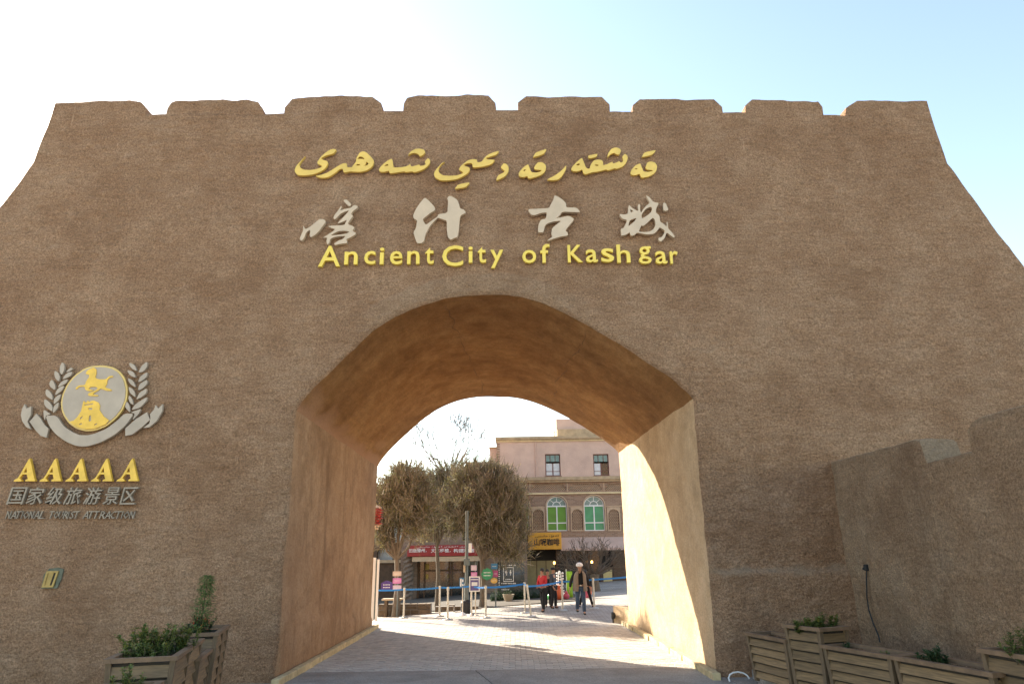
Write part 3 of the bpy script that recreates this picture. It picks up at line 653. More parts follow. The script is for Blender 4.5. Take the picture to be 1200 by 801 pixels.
nat = empty('tourist_attraction_lettering', onY(84, 603, YF), 'small dark grey slanted line reading NATIONAL TOURIST ATTRACTION, lowest on the left wall', 'inscription', 'lettering under the emblem')
for wd, u0, u1 in (('NATIONAL', 9, 54), ('TOURIST', 60, 94.5), ('ATTRACTION', 99, 159.5)):
    wds = {'I': .45}; tot = sum(wds.get(c, 1) for c in wd); u = u0; st = (u1-u0)/tot
    for c in wd:
        q = wds.get(c, 1)*st; m = MB()
        sh = 0
        add_text(m, c, wall_fn(YF), pbox(u+.1, 598.6, u+q-.9+1.2*(c != 'I'), 607.6), .035, bold=.0, shear=.25, d0=STAND-.01, res=1); link('letter', m, M_darkplate, nat); u += q

# ================================================================== small things fixed to the walls
M_brass = mat('tarnished_brass', (.36, .24, .075), .5, .2, var=.2, scale=9)
M_black = mat('black_rubber', (.012, .012, .013), .6, var=.1)
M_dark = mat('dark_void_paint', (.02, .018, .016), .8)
M_greenstain = mat('blue_green_grout', (.13, .135, .095), .95, var=.35, scale=14)
a0, a1, b0, b1 = pbox(53.2, 668.5, 68, 687.5)
wb = empty('wall_box', (a0, YF, b0), 'small brass recessed box with an open slot, set in the left of the gate wall', 'wall box')
q = .05
m = MB(); m.prism([(a0-.03, b0-.02), (a1+.02, b0-.02), (a1+.07, b0+.12), (a1+.08, b1+.03), (a1-.02, b1+.055), (a0+.05, b1+.04), (a0-.02, b1-.05)], [], wall_fn(YF), -.02, .028); link('grout_patch', m, M_greenstain, wb)
m = MB(); m.prism([(a0-.01, b0), (a1-.03, b0), (a1+.02, b1), (a0+.03, b1)], [[(a0+.035, b0+.03), (a1-.06, b0+.03), (a1-.02, b1-.03), (a0+.06, b1-.03)]], wall_fn(YF), .01, .055); link('frame', m, M_brass, wb)
m = MB(); m.prism([(a0+.035, b0+.03), (a1-.10, b0+.03), (a1-.065, b1-.03), (a0+.06, b1-.03)], [], wall_fn(YF), .0, .042); link('cover', m, M_brass, wb)
m = MB(); m.box(a0+.03, a1-.01, YF-.032, YF-.01, b0+.02, b1-.02); link('dark_slot', m, M_dark, wb)
# cable on the wing wall
p0 = onX(1018, 666, XW); cb = [p0]
for u, v in ((1018, 680), (1018.5, 700), (1021, 715), (1026, 730), (1032, 744), (1034, 752)):
    cb.append(onX(u, v, XW-.03))
ct = empty('wall_cable', p0, 'black cable hanging from a socket on the jutting right-hand wall', 'cable')
m = MB(); m.tube([p+Vector((-.035, 0, 0)) for p in cb], .012, 8); link('cord', m, M_black, ct, smooth=1)
m = MB(); M = Matrix.Translation(p0+Vector((-.03, 0, .02))); m.bev(-.04, .03, -.035, .035, -.05, .05, b=.012, M=M); m.tube([M @ Vector((-.03, 0, 0)), M @ Vector((-.06, 0, -.03))], .022, 8); link('socket', m, M_black, ct)
M_blue_p = mat('pale_blue_plastic', (.35, .62, .68), .4, var=.05)
pp = onX(1061, 521, XW)
m = MB(); m.tube([pp+Vector((.1, 0, -.1)), pp+Vector((.1, .0, .03))], .022, 8); m.tube([pp+Vector((.1, 0, .03)), pp+Vector((.13, 0, .05))], .018, 8)
link('pipe_stub', m, M_blue_p, None, 'tiny pale blue pipe stub sticking up from the top of the jutting right-hand wall', 'pipe')
# white cable ends on the floor either side
M_whitepl = mat('white_plastic', (.72, .72, .7), .4, var=.04)
def onfl(u, v, z=0.0): return onZ(u, v, z)
m = MB(); c = onfl(868, 799, .06); pts = [c+Vector((.16*math.cos(t)-.02, .05*math.sin(t), .05+.09*math.sin(t*1.0))) for t in [i*.5 for i in range(8)]]; m.tube(pts, .012, 7)
link('white_hose', m, M_whitepl, None, 'loop of white hose on the ground by the foot of the right passage corner', 'hose', smooth=1)
m = MB(); m.tube([onfl(290, 794, .03), onfl(303, 793, .03), onfl(315, 790.5, .04), onfl(322, 792, .03)], .012, 7); m.tube([onfl(296, 797, .02), onfl(310, 792, .04)], .01, 6)
link('white_conduit', m, M_whitepl, None, 'short bent white conduit lying by the foot of the left passage corner', 'conduit', smooth=1)
p0_, p1_ = onfl(858, 797, .16), onfl(905, 797, .16)
m = MB(); m.prism([(3.78, 11.55), (4.25, 10.9), (4.75, 11.2), (4.5, 12.36), (3.86, 12.32)], [], lambda a, b, d: Vector((a, b, d)), -.02, .13)
link('concrete_plinth', m, M_slab, None, 'low grey concrete base under the smallest slatted planter right of the arch', 'plinth')

# ================================================================== slatted planters (built in their own coordinates, front-left foot at the origin)
def planter(rim, L, Wd, Ht, nsl, label, group, div=0, soil=.1, taper=.05, z0=0):
    """rim: world point of the rim's reference corner; L axis = rim['d'], W axis = rim['w']"""
    P, dv, wv = rim
    t = empty('slatted_planter', (P.x, P.y, z0), label, 'planter', group)
    h = Ht-z0
    def W_(a, b, z):                                  # a along d, b along w, taper towards the foot
        k = taper*(1-z/h); a2 = a+(k if a < L/2 else -k); b2 = b+(k if b < Wd/2 else -k)
        q = dv*a2+wv*b2; return Vector((q.x, q.y, z))
    def bar(name, a0, a1, b0, b1, zb, zt, mt, tilt=None, tone=None, smooth=False):
        m = MB(); vs = []
        for z in (zb, zt):
            for b in (b0, b1):
                for a in (a0, a1): vs.append(W_(a, b, z))
        m.add(vs, [(0, 2, 3, 1), (4, 5, 7, 6), (0, 1, 5, 4), (2, 6, 7, 3), (0, 4, 6, 2), (1, 3, 7, 5)], random.random() if tone is None else tone)
        return link(name, m, mt, t, world=False)
    cap = .045; ps = .055
    # liner and soil
    m = MB(); vs = [W_(a, b, z) for z in (.03, h-.06) for b in (.045, Wd-.045) for a in (.045, L-.045)]
    m.add(vs, [(0, 2, 3, 1), (0, 1, 5, 4), (2, 6, 7, 3), (0, 4, 6, 2), (1, 3, 7, 5)]); link('liner', m, M_woodin, t, world=False)
    m = MB(); vs = []; ff = []; nn = 10
    for j in range(nn+1):
        for i in range(nn+1):
            p = W_(.05+(L-.1)*i/nn, .05+(Wd-.1)*j/nn, h-soil); p.z += .03*noise.noise(p*6+t.location); vs.append(p)
    m.add(vs, [(j*(nn+1)+i, j*(nn+1)+i+1, (j+1)*(nn+1)+i+1, (j+1)*(nn+1)+i) for j in range(nn) for i in range(nn)]); link('soil', m, M_soil, t, world=False)
    for a in [0, L-ps]:
        for b in [0, Wd-ps]: bar('post', a, a+ps, b, b+ps, 0, h-cap, M_woodpost)
    for k in range(div):
        a = (k+1)*L/(div+1)-ps/2
        for b in (0, Wd-ps): bar('post', a, a+ps, b, b+ps*.9, 0, h-cap, M_woodpost)
    sh = (h-cap-.06)/nsl
    for i in range(nsl):                              # louvred slats, each leaning out at its foot
        zb = .05+i*sh; zt = zb+sh*.80
        for side in (0, 1):
            segs = [(ps, L-ps)] if not div else [(ps if k == 0 else k*L/(div+1)+ps/2, (k+1)*L/(div+1)-ps/2 if k < div else L-ps) for k in range(div+1)]
            for s0, s1 in segs:
                m = MB(); vs = []
                for z, o_ in ((zb, -.004), (zt, .030)):
                    for k_ in (0, .014):
                        bb = (o_+k_) if side == 0 else (Wd-o_-k_)
                        for a in (s0-.004, s1+.004): vs.append(W_(a, bb, z))
                m.add(vs, [(0, 2, 3, 1), (4, 5, 7, 6), (0, 1, 5, 4), (2, 6, 7, 3), (0, 4, 6, 2), (1, 3, 7, 5)], random.random()); link('slat', m, M_wood, t, world=False)
            m = MB(); vs = []
            for z, o_ in ((zb, -.004), (zt, .030)):
                for k_ in (0, .014):
                    aa_ = (o_+k_) if side == 0 else (L-o_-k_)
                    for b in (ps-.004, Wd-ps+.004): vs.append(W_(aa_, b, z))
            m.add(vs, [(0, 2, 3, 1), (4, 5, 7, 6), (0, 1, 5, 4), (2, 6, 7, 3), (0, 4, 6, 2), (1, 3, 7, 5)], random.random()); link('slat', m, M_wood, t, world=False)
    e = .02; cw = .075
    for (a0_, a1_, b0_, b1_) in ((-e, L+e, -e, cw-e), (-e, L+e, Wd-cw+e, Wd+e), (-e, cw-e, cw-e+.002, Wd-cw+e-.002), (L-cw+e, L+e, cw-e+.002, Wd-cw+e-.002)):
        bar('cap_board', a0_, a1_, b0_, b1_, h-cap, h, M_woodcap)
    return t, W_
M_leafy = mat('leafy_green', (1, 1, 1), .6, var=.3, scale=9, tonecols=[(.035, .075, .022), (.08, .14, .035), (.16, .21, .05), (.28, .25, .06)])
M_leafdk = mat('dark_leaf', (1, 1, 1), .6, var=.3, scale=9, tonecols=[(.018, .045, .02), (.04, .085, .033), (.075, .15, .05)])
M_leafsp = mat('spruce_leaf', (1, 1, 1), .6, var=.3, scale=9, tonecols=[(.06, .12, .03), (.12, .22, .05), (.18, .30, .08)])
M_stem = mat('green_brown_stem', (.09, .07, .035), .8)
M_redfl = mat('red_flower', (.45, .06, .015), .6, var=.2)
def leaf(m, p, d, s, tone, wid=.45, droop=.2):
    d = d.normalized(); sd_ = d.cross(Vector((0, 0, 1))); sd_ = sd_.normalized() if sd_.length > .05 else Vector((1, 0, 0)); n_ = sd_.cross(d)
    a = p; b = p+d*s*.45+sd_*s*wid*.5+n_*s*.06; c = p+d*s-Vector((0, 0, droop*s)); e = p+d*s*.45-sd_*s*wid*.5+n_*s*.06; mid = p+d*s*.5-n_*s*.03
    m.add([a, b, c, e, mid], [(0, 1, 4), (1, 2, 4), (2, 3, 4), (3, 0, 4)], tone)
def rv(r=random): return Vector((r.gauss(0, 1), r.gauss(0, 1), r.gauss(0, 1))).normalized()
def bush(center, rx, ry, hz, n, label, mt, s=.045, group='plants growing in the planters', stems=14, name='shrub'):
    c = Vector(center); t = empty(name, c, label, 'shrub', group); m = MB(); st = MB(); rr = random.Random(int(c.x*999+c.y*77))
    for k in range(stems):
        g = rr.uniform(0, 6.28); r_ = math.sqrt(rr.random()); b = c+Vector((math.cos(g)*rx*r_*.7, math.sin(g)*ry*r_*.7, 0)); h = hz*rr.uniform(.45, 1)*(1-.35*r_)
        top = b+Vector((rr.gauss(0, .18)*hz, rr.gauss(0, .18)*hz, h)); st.tube([b, (b+top)/2+rv(rr)*.02, top], [.006, .005, .002], 5)
        for i in range(n//stems):
            f = rr.uniform(.12, 1.02); p = b.lerp(top, f)+rv(rr)*.025*rr.random(); d = rv(rr); d.z = abs(d.z)*.6+.1
            leaf(m, p, d, s*rr.uniform(.6, 1.3), rr.random()*.6+.4*f)
    link('stems', st, M_stem, t); link('foliage', m, mt, t); return t

GR = 'slatted wooden planters by the gate'
dR = Vector((.33, -.944, 0)); wR = Vector((.944, .33, 0))
def rimP(u, v, z): return onZ(u, v, z)
pR1 = rimP(873, 740, .80); pR2 = rimP(917.5, 730.5, 1.0); pR3 = rimP(963, 754.5, .8); pR4 = rimP(1045.5, 767.5, .8); pR5 = rimP(1147, 758.5, 1.0)
LR = [(pR2-pR1).length, .66, (pR4-pR3).length-.02, 1.25, 1.2]
d1 = (rimP(919, 748.5, .8)-pR1).normalized(); d3 = (pR4-pR3).normalized(); d4 = (rimP(1150, 785.5, .8)-pR4).normalized(); d2 = (rimP(960, 735.5, 1.0)-pR2).normalized(); d5 = (rimP(1200, 767, 1.0)-pR5).normalized()
perp = lambda d: Vector((-d.y, d.x, 0))
for d in (d1, d2, d3, d4, d5): d.z = 0; d.normalize()
l1 = (rimP(919, 748.5, .8)-pR1).length; l2 = (rimP(960, 735.5, 1.0)-pR2).length; l4 = min(1.3, (rimP(1150, 785.5, .8)-pR4).length+.12)
print('planters R', pR1, pR2, pR3, pR4, pR5, l1, l2, l4)
T1, W1 = planter((pR1, d1, perp(d1)), l1+.02, .46, .80, 5, 'small low slatted planter on a concrete base, nearest the right passage corner', GR, z0=.13)
T2, W2 = planter((pR2, d2, perp(d2)), l2, .52, 1.0, 7, 'tall square slatted planter right of the arch with a bushy green plant', GR)
T3, W3 = planter((pR3, d3, perp(d3)), (pR4-pR3).length-.03, .46, .80, 6, 'long low slatted planter just in front of the tall square one', GR)
T4, W4 = planter((pR4, d4, perp(d4)), l4, .46, .80, 6, 'long low slatted planter with one dark clump, before the tall one at the right edge', GR)
T5, W5 = planter((pR5, d5, perp(d5)), 1.3, .5, 1.0, 6, 'tall slatted planter cut off by the right edge of the view', GR)
def inP(T, W_, a, b, z): return T.location+W_(a, b, z)
bush(inP(T2, W2, .33, .26, .88), .34, .22, .36, 1700, 'low dark green bushy plant in the tall square planter right of the arch', M_leafy, s=.06)
bush(inP(T3, W3, .12, .3, .68), .1, .08, .16, 200, 'small dark sprig leaning beside the tall square planter', M_leafdk, s=.05, stems=8)
bush(inP(T3, W3, .85, .25, .68), .22, .1, .14, 120, 'sparse yellowish sprigs in the long low planter beside the tall one', M_leafy, s=.05, stems=8)
bush(inP(T4, W4, .38, .22, .68), .2, .12, .3, 800, 'dark green clump in the long low planter near the right edge', M_leafdk, s=.06)
bush(inP(T5, W5, .5, .27, .9), .42, .17, .42, 1500, 'bright green bushy plant in the tall planter at the right edge', M_leafy, s=.055, stems=30)
# left row
pL1 = rimP(206.5, 768, 1.0); fL1 = rimP(238, 747.3, 1.0); nL1 = rimP(131.5, 768, 1.0)
dL = (fL1-pL1); lL = dL.length; dL.z = 0; dL.normalize(); wL = perp(dL)
TL1, WL1 = planter((pL1, dL, wL), lL, .68, 1.0, 6, 'slatted planter left of the arch filled with yellow-green leafy bushes', GR, div=1)
pL3 = rimP(255.5, 740.5, 1.0); TL3, WL3 = planter((pL3, dL, wL), 1.2, .62, 1.0, 6, 'tall slatted planter closest to the left passage corner, holding a tall spiky plant', GR, div=1)
pL2 = rimP(235, 769.5, .8); l2_ = (pL3-pL2).length
TL2, WL2 = planter((pL2, dL, wL), max(.5, (Vector((pL3.x, pL3.y, 0))-Vector((pL2.x, pL2.y, 0))).length-.03), .6, .8, 5, 'low empty slatted planter wedged between the two tall left ones', GR)
eL0 = rimP(190, 797, .8)
TL0, WL0 = planter((eL0-dL*1.25, dL, wL), 1.25, .55, .8, 5, 'low slatted planter at the bottom left edge with a thin shrub', GR)
bush(inP(TL1, WL1, .95, .34, .9), .55, .27, .46, 2600, 'yellow-green leafy bush overflowing the nearer tall planter left of the arch', M_leafy, s=.06, stems=36)
bush(inP(TL1, WL1, .45, .36, .9), .35, .22, .26, 900, 'low front part of the leafy growth in the nearer tall left planter', M_leafy, s=.055, stems=22)
bush(inP(TL0, WL0, 1.0, .28, .7), .22, .12, .33, 700, 'thin dark shrub in the low planter at the bottom left edge', M_leafy, s=.05, stems=14)
# tall spiky plant
c = inP(TL3, WL3, .6, .33, .88); sp = empty('spiky_plant', c, 'tall narrow green plant with red flowers at its foot in a left planter', 'plant', 'plants growing in the planters')
m = MB(); st = MB(); st.tube([c, c+Vector((.01, 0, .4)), c+Vector((.02, 0, .84))], [.012, .009, .003], 6)
rr = random.Random(3)
for i in range(1500):
    f = rr.random()**.8; z = .1+f*.76; r_ = (.13*(1-f)**.5+.045)*(.45+.75*abs(math.sin(f*19))); g = rr.uniform(0, 6.28)
    d = Vector((math.cos(g), math.sin(g), rr.uniform(-.2, .5))); leaf(m, c+Vector((.02*f, 0, z))+d*r_*rr.uniform(.2, 1), d, rr.uniform(.03, .065), rr.random(), .35, .35)
link('stem', st, M_stem, sp); link('foliage', m, M_leafsp, sp)
m = MB()
for i in range(60):
    g = rr.uniform(0, 6.28); r_ = rr.uniform(.03, .15); p = c+Vector((math.cos(g)*r_, math.sin(g)*r_, rr.uniform(.12, .3)))
    for k in range(3): leaf(m, p, rv(rr), .022, .5, .8)
link('flowers', m, M_redfl, sp)
bush(c+Vector((-.05, -.02, 0)), .26, .18, .36, 1300, 'dark leafy undergrowth around the tall spiky plant', M_leafdk, s=.05, stems=20)

# ================================================================== beyond the passage: buildings
M_pink = mat('pink_plaster', (.54, .36, .285), .92, var=.12, scale=1.2, bump=.01, bscale=12)
M_cornice = mat('ochre_cornice', (.40, .28, .17), .85, var=.25, scale=3)
M_cornlt = mat('pale_yellow_moulding', (.62, .47, .27), .8, var=.15, scale=3)
def brickmat(name, c1, c2, mo, sc=1.0):
    m = bpy.data.materials.new(name); m.use_nodes = True; t = m.node_tree; N = t.nodes; L = t.links; b = N['Principled BSDF']; b.inputs['Roughness'].default_value = .9
    tc = N.new('ShaderNodeTexCoord'); mp = N.new('ShaderNodeMapping'); mp.inputs['Rotation'].default_value = (math.pi/2, 0, 0); L.new(tc.outputs['Object'], mp.inputs[0])
    br = N.new('ShaderNodeTexBrick'); L.new(mp.outputs[0], br.inputs[0]); br.inputs['Scale'].default_value = sc
    br.inputs['Brick Width'].default_value = .26; br.inputs['Row Height'].default_value = .08; br.inputs['Mortar Size'].default_value = .010
    br.inputs['Color1'].default_value = (*c1, 1); br.inputs['Color2'].default_value = (*c2, 1); br.inputs['Mortar'].default_value = (*mo, 1)
    L.new(br.outputs[0], b.inputs['Base Color']); return m
M_brick = brickmat('relief_brick', (.34, .20, .13), (.23, .13, .085), (.34, .245, .18))
M_brickdk = brickmat('brown_brick', (.26, .18, .125), (.19, .13, .09), (.25, .2, .16))
M_lattice = mat('terracotta_lattice', (.50, .34, .225), .9, var=.15)
M_recess = mat('deep_brown_recess', (.24, .15, .105), .95, var=.15)
M_whitef = mat('white_window_frame', (.74, .72, .68), .5, var=.05)
M_redf = mat('dark_red_window_frame', (.13, .035, .025), .5, var=.15)
M_paneg = mat('green_window_film', (.07, .24, .03), .25, var=.2, scale=1.5)
M_paneg2 = mat('blue_green_window_film', (.03, .27, .13), .25, var=.2, scale=1.5)
M_panep = mat('pale_teal_pane', (.16, .26, .24), .15, var=.2)
M_panew = mat('curtained_pane', (.55, .57, .58), .15, var=.1)
M_paned = mat('dark_glass', (.02, .026, .026), .08, var=.2, spec=.8)
M_brownw = mat('dark_brown_timber', (.10, .06, .035), .7, var=.3, scale=5)
M_khaki = mat('khaki_render', (.30, .24, .12), .85, var=.2, scale=2)
M_orange = mat('orange_sign_board', (.72, .33, .035), .55, var=.1)
M_redsign = mat('red_sign_board', (.30, .02, .022), .5, var=.12)
M_beige = mat('beige_soffit_board', (.50, .38, .25), .8, var=.12)
M_ink = mat('black_sign_ink', (.012, .01, .008), .6)
M_whitepaint = mat('white_sign_paint', (.78, .77, .75), .5, var=.03)
M_purple = mat('purple_sign', (.075, .035, .19), .5)
M_pinks = mat('pink_sign', (.62, .20, .42), .5); M_pinkp = mat('pale_pink_sign', (.62, .48, .56), .5); M_peach = mat('peach_sign', (.60, .44, .34), .5)
M_green = mat('green_sign', (.02, .24, .10), .5); M_bluesg = mat('blue_sign', (.03, .16, .30), .5); M_magenta = mat('magenta_sign', (.35, .05, .16), .5); M_mustard = mat('mustard_sign', (.60, .36, .08), .5)
M_steel = mat('brushed_steel', (.55, .52, .47), .38, .75, var=.08)
M_polegrey = mat('grey_green_pole_paint', (.13, .15, .14), .6, .1, var=.15)
M_belt = mat('blue_belt', (.005, .20, .56), .55, var=.05)
M_stonewall = mat('brown_rubble', (.16, .115, .075), .95, var=.35, scale=6, tone=.25, bump=.02, bscale=9)

YA = 42.0
def bx(m, u0, v0, u1, v1, Y, depth, tone=.5):
    a0, a1, b0, b1 = pbox(u0, v0, u1, v1, Y); m.box(a0, a1, Y, Y+depth, b0, b1, tone); return m
def rect(u0, v0, u1, v1, Y=YA):
    a0, a1, b0, b1 = pbox(u0, v0, u1, v1, Y); return [(a0, b0), (a1, b0), (a1, b1), (a0, b1)]
def archout(cx, hw, b0, bs, n=14, rise=None):
    rise = rise or hw
    return [(cx-hw, b0), (cx+hw, b0), (cx+hw, bs)]+[(cx+hw*math.cos(math.pi*i/n), bs+rise*math.sin(math.pi*i/n)) for i in range(1, n)]+[(cx-hw, bs)]

cafe = empty('corner_cafe_building', onY(665, 700, YA), 'pink-plastered building over an ornate brick storey with green arched windows, seen through the arch', 'building')
gzb = GZ(3, YA)-.1
# upper storey
a0, a1, b0, b1 = pbox(583, 516, 860, 558, YA)
zc2 = b0; ztop = b1
w1 = rect(639, 531.6, 656.8, 557.3); w2 = rect(695.4, 531.6, 713.6, 557)
m = MB(); m.prism([(a0, b0), (a1, b0), (a1, b1), (a0, b1)], [w1, w2], wall_fn(YA), -.4, 0); link('upper_wall', m, M_pink, cafe)
m = MB(); m.box(a0, a1, YA+.4, YA+9, b0-8, b1-.05); link('building_core', m, M_dark, cafe)
q = pbox(581.5, 510.3, 862, 516, YA)
m = MB(); m.box(a0-.12, a1, YA-.22, YA+9, b1+.14, q[3]); m.box(a0-.06, a1, YA-.14, YA+9, b1+.07, b1+.14-.001); link('roof_cornice', m, M_cornice, cafe)
m = MB(); m.box(a0-.02, a1, YA-.09, YA-.002, b1, b1+.069); link('cornice_moulding', m, M_cornlt, cafe)
m = MB()
zq = b0+.05; i = 0
while zq < b1-.1: m.box(a0-(.07 if i % 2 else .02), a0+.14, YA-.035, YA-.002, zq, zq+.1); zq += .15; i += 1
link('quoin_strip', m, M_brick, cafe)
pz = pbox(628, 518, 631, 557, YA); m = MB(); m.tube([(pz[0], YA-.05, b0), (pz[0], YA-.05, b1)], .035, 8); link('drainpipe', m, M_pink, cafe)
def sq_window(rc, open_=False):
    (x0, z0), (x1, _), (_, z1), _ = rc; f = .055; y = YA
    W = MB(); W.box(x0, x1, y+.12, y+.2, z0, z0+f); W.box(x0, x1, y+.12, y+.2, z1-f, z1); W.box(x0, x0+f, y+.12, y+.2, z0+f, z1-f); W.box(x1-f, x1, y+.12, y+.2, z0+f, z1-f)
    zt = z0+(z1-z0)*.62; W.box(x0+f, x1-f, y+.115, y+.2, zt-.045, zt+.045)
    W.box(x0+f, x1-f, y+.115, y+.2, zt-.045, zt+.045); xm = (x0+x1)/2
    W.box(xm-.03, xm+.03, y+.125, y+.19, z0+f, zt-.045)
    for k in (1/3, 2/3): W.box(x0+(x1-x0)*k-.015, x0+(x1-x0)*k+.015, y+.125, y+.19, zt+.045, z1-f)
    z3 = z0+(zt-z0)*.35; W.box(x0+f, x1-f, y+.13, y+.185, z3-.014, z3+.014)
    o = link('window', W, M_redf, cafe)
    for xa, xb, za, zb in ((x0+f, xm-.03, z0+f, z3-.014), (xm+.03, x1-f, z0+f, z3-.014), (x0+f, xm-.03, z3+.014, zt-.045), (xm+.03, x1-f, z3+.014, zt-.045)):
        P = MB(); P.box(xa, xb, y+.155, y+.165, za, zb); link('pane', P, M_paned if (open_ and xa > xm) else M_panew, o)
    for k in range(3):
        P = MB(); P.box(x0+(x1-x0)*k/3+.02, x0+(x1-x0)*(k+1)/3-.02, y+.155, y+.165, zt+.045, z1-f); link('pane', P, M_panep, o)
    S = MB(); S.box(x0-.06, x1+.06, y-.05, y+.12, z0-.06, z0-.001); link('sill', S, M_brick, o)
sq_window(w1); sq_window(w2, True)
# band of cornice and lattice frieze between the storeys
A0 = pbox(572, 558, 860, 564, YA); m = MB(); m.box(A0[0], a1, YA-.28, YA+.0, A0[2]+.12, A0[3]); m.box(A0[0]+.05, a1, YA-.18, YA, A0[2]+.0, A0[2]+.119); link('storey_cornice', m, M_cornice, cafe)
Fz = pbox(572, 564, 860, 576, YA); panels = [rect(601, 566.5, 619, 574.3), rect(622.3, 566.5, 663, 574.3), rect(666, 566.5, 705, 574.3), rect(709, 566.5, 748, 574.3), rect(752, 566.5, 790, 574.3)]
def lobed(rc):
    (x0, z0), (x1, _), (_, z1), _ = rc; h = z1-z0
    return [(x0, z0), (x1, z0), (x1, z0+h*.5), (x1-.08, z0+h*.55), (x1-.1, z0+h*.75), (x1-.22, z1), (x0+.22, z1), (x0+.1, z0+h*.75), (x0+.08, z0+h*.55), (x0, z0+h*.5)]
m = MB(); m.prism([(Fz[0], Fz[2]), (a1, Fz[2]), (a1, Fz[3]+.02), (Fz[0], Fz[3]+.02)], [lobed(p) for p in panels], wall_fn(YA), -.2, .0); link('frieze', m, M_brick, cafe)
for rc in panels:
    (x0, z0), (x1, _), (_, z1), _ = rc; m = MB(); m.box(x0-.02, x1+.02, YA+.12, YA+.16, z0-.02, z1+.02); o = link('frieze_panel', m, M_recess, cafe)
    m = MB(); s_ = .13; k = -int((z1-z0)/s_)-1
    nn = int((x1-x0)/s_)+2
    for i in range(k, nn):
        for sg in (1, -1):
            xa = x0+i*s_ if sg > 0 else x1-i*s_
            A = Vector((xa, YA+.07, z0)); B = Vector((xa+sg*(z1-z0), YA+.07, z1))
            # clip to the panel
            t0, t1 = 0, 1; dx = B.x-A.x
            for lim, sgn in ((x0, 1), (x1, -1)):
                va = (A.x-lim)*sgn; vb = (B.x-lim)*sgn
                if va < 0 and vb < 0: t0 = 2
                elif va < 0: t0 = max(t0, va/(va-vb))
                elif vb < 0: t1 = min(t1, va/(va-vb))
            if t1-t0 > .05: m.tube([A.lerp(B, t0), A.lerp(B, t1)], .018, 4)
    link('lattice', m, M_lattice, o)
    m = MB(); 
    for xx in (x0-.07, ): m.box(xx-.03, xx+.03, YA-.04, YA-.001, z0-.04, z1+.06)
    link('pilaster', m, M_lattice, cafe)
By = pbox(572, 576, 860, 578, YA); m = MB(); m.box(By[0], a1, YA-.12, YA-.001, By[2], By[3]+.0); link('string_course', m, M_cornlt, cafe)
# arched-window storey
Ms = pbox(575, 578, 860, 624, YA)
def arcw(uc, uw, vt, vb):
    cx = onY(uc, 600, YA).x; hw = uw/2*(onY(601, 600, YA)-onY(600, 600, YA)).x; zb = onY(uc, vb, YA).z; zt = onY(uc, vt, YA).z; return cx, hw, zb, zt-hw*.95
wins = [(*arcw(608.3, 23, 581, 621.5), M_paneg), (*arcw(652.6, 23.4, 581.3, 621.7), M_paneg), (*arcw(696.3, 23.6, 580.6, 621.4), M_paneg2)]
nich = [arcw(630.7, 12.4, 596, 620.5), arcw(676.3, 12.6, 596, 620.5), arcw(719, 12.4, 596, 620.5)]
m = MB(); m.prism([(Ms[0], Ms[2]), (a1, Ms[2]), (a1, Ms[3]), (Ms[0], Ms[3])], [archout(cx, hw, zb, zs, rise=hw*.95) for cx, hw, zb, zs, _ in wins]+[archout(cx, hw, zb, zs, rise=hw*.9) for cx, hw, zb, zs in nich], wall_fn(YA), -.25, 0); link('brick_wall', m, M_brick, cafe)
for cx, hw, zb, zs in nich:
    m = MB(); m.box(cx-hw-.05, cx+hw+.05, YA+.1, YA+.14, zb-.05, zs+hw+.05); o = link('niche', m, M_recess, cafe)
    m = MB(); z = zb; i = 0
    while z < zs+hw*.7:
        for k in range(5):
            x = cx-hw+.04+k*(2*hw-.08)/5+(.05 if i % 2 else 0)
            if x+.06 < cx+hw-.01: m.box(x, x+.07, YA+.03, YA+.101, z, z+.05)
        z += .085; i += 1
    link('brick_relief', m, M_lattice, o)
    m = MB(); fr = .07; m.prism([(cx-hw-fr, zb-fr), (cx+hw+fr, zb-fr), (cx+hw+fr, zs+hw+.1), (cx-hw-fr, zs+hw+.1)], [archout(cx, hw+.001, zb, zs, rise=hw*.9)], wall_fn(YA), .003, .03); link('niche_border', m, M_lattice, cafe)
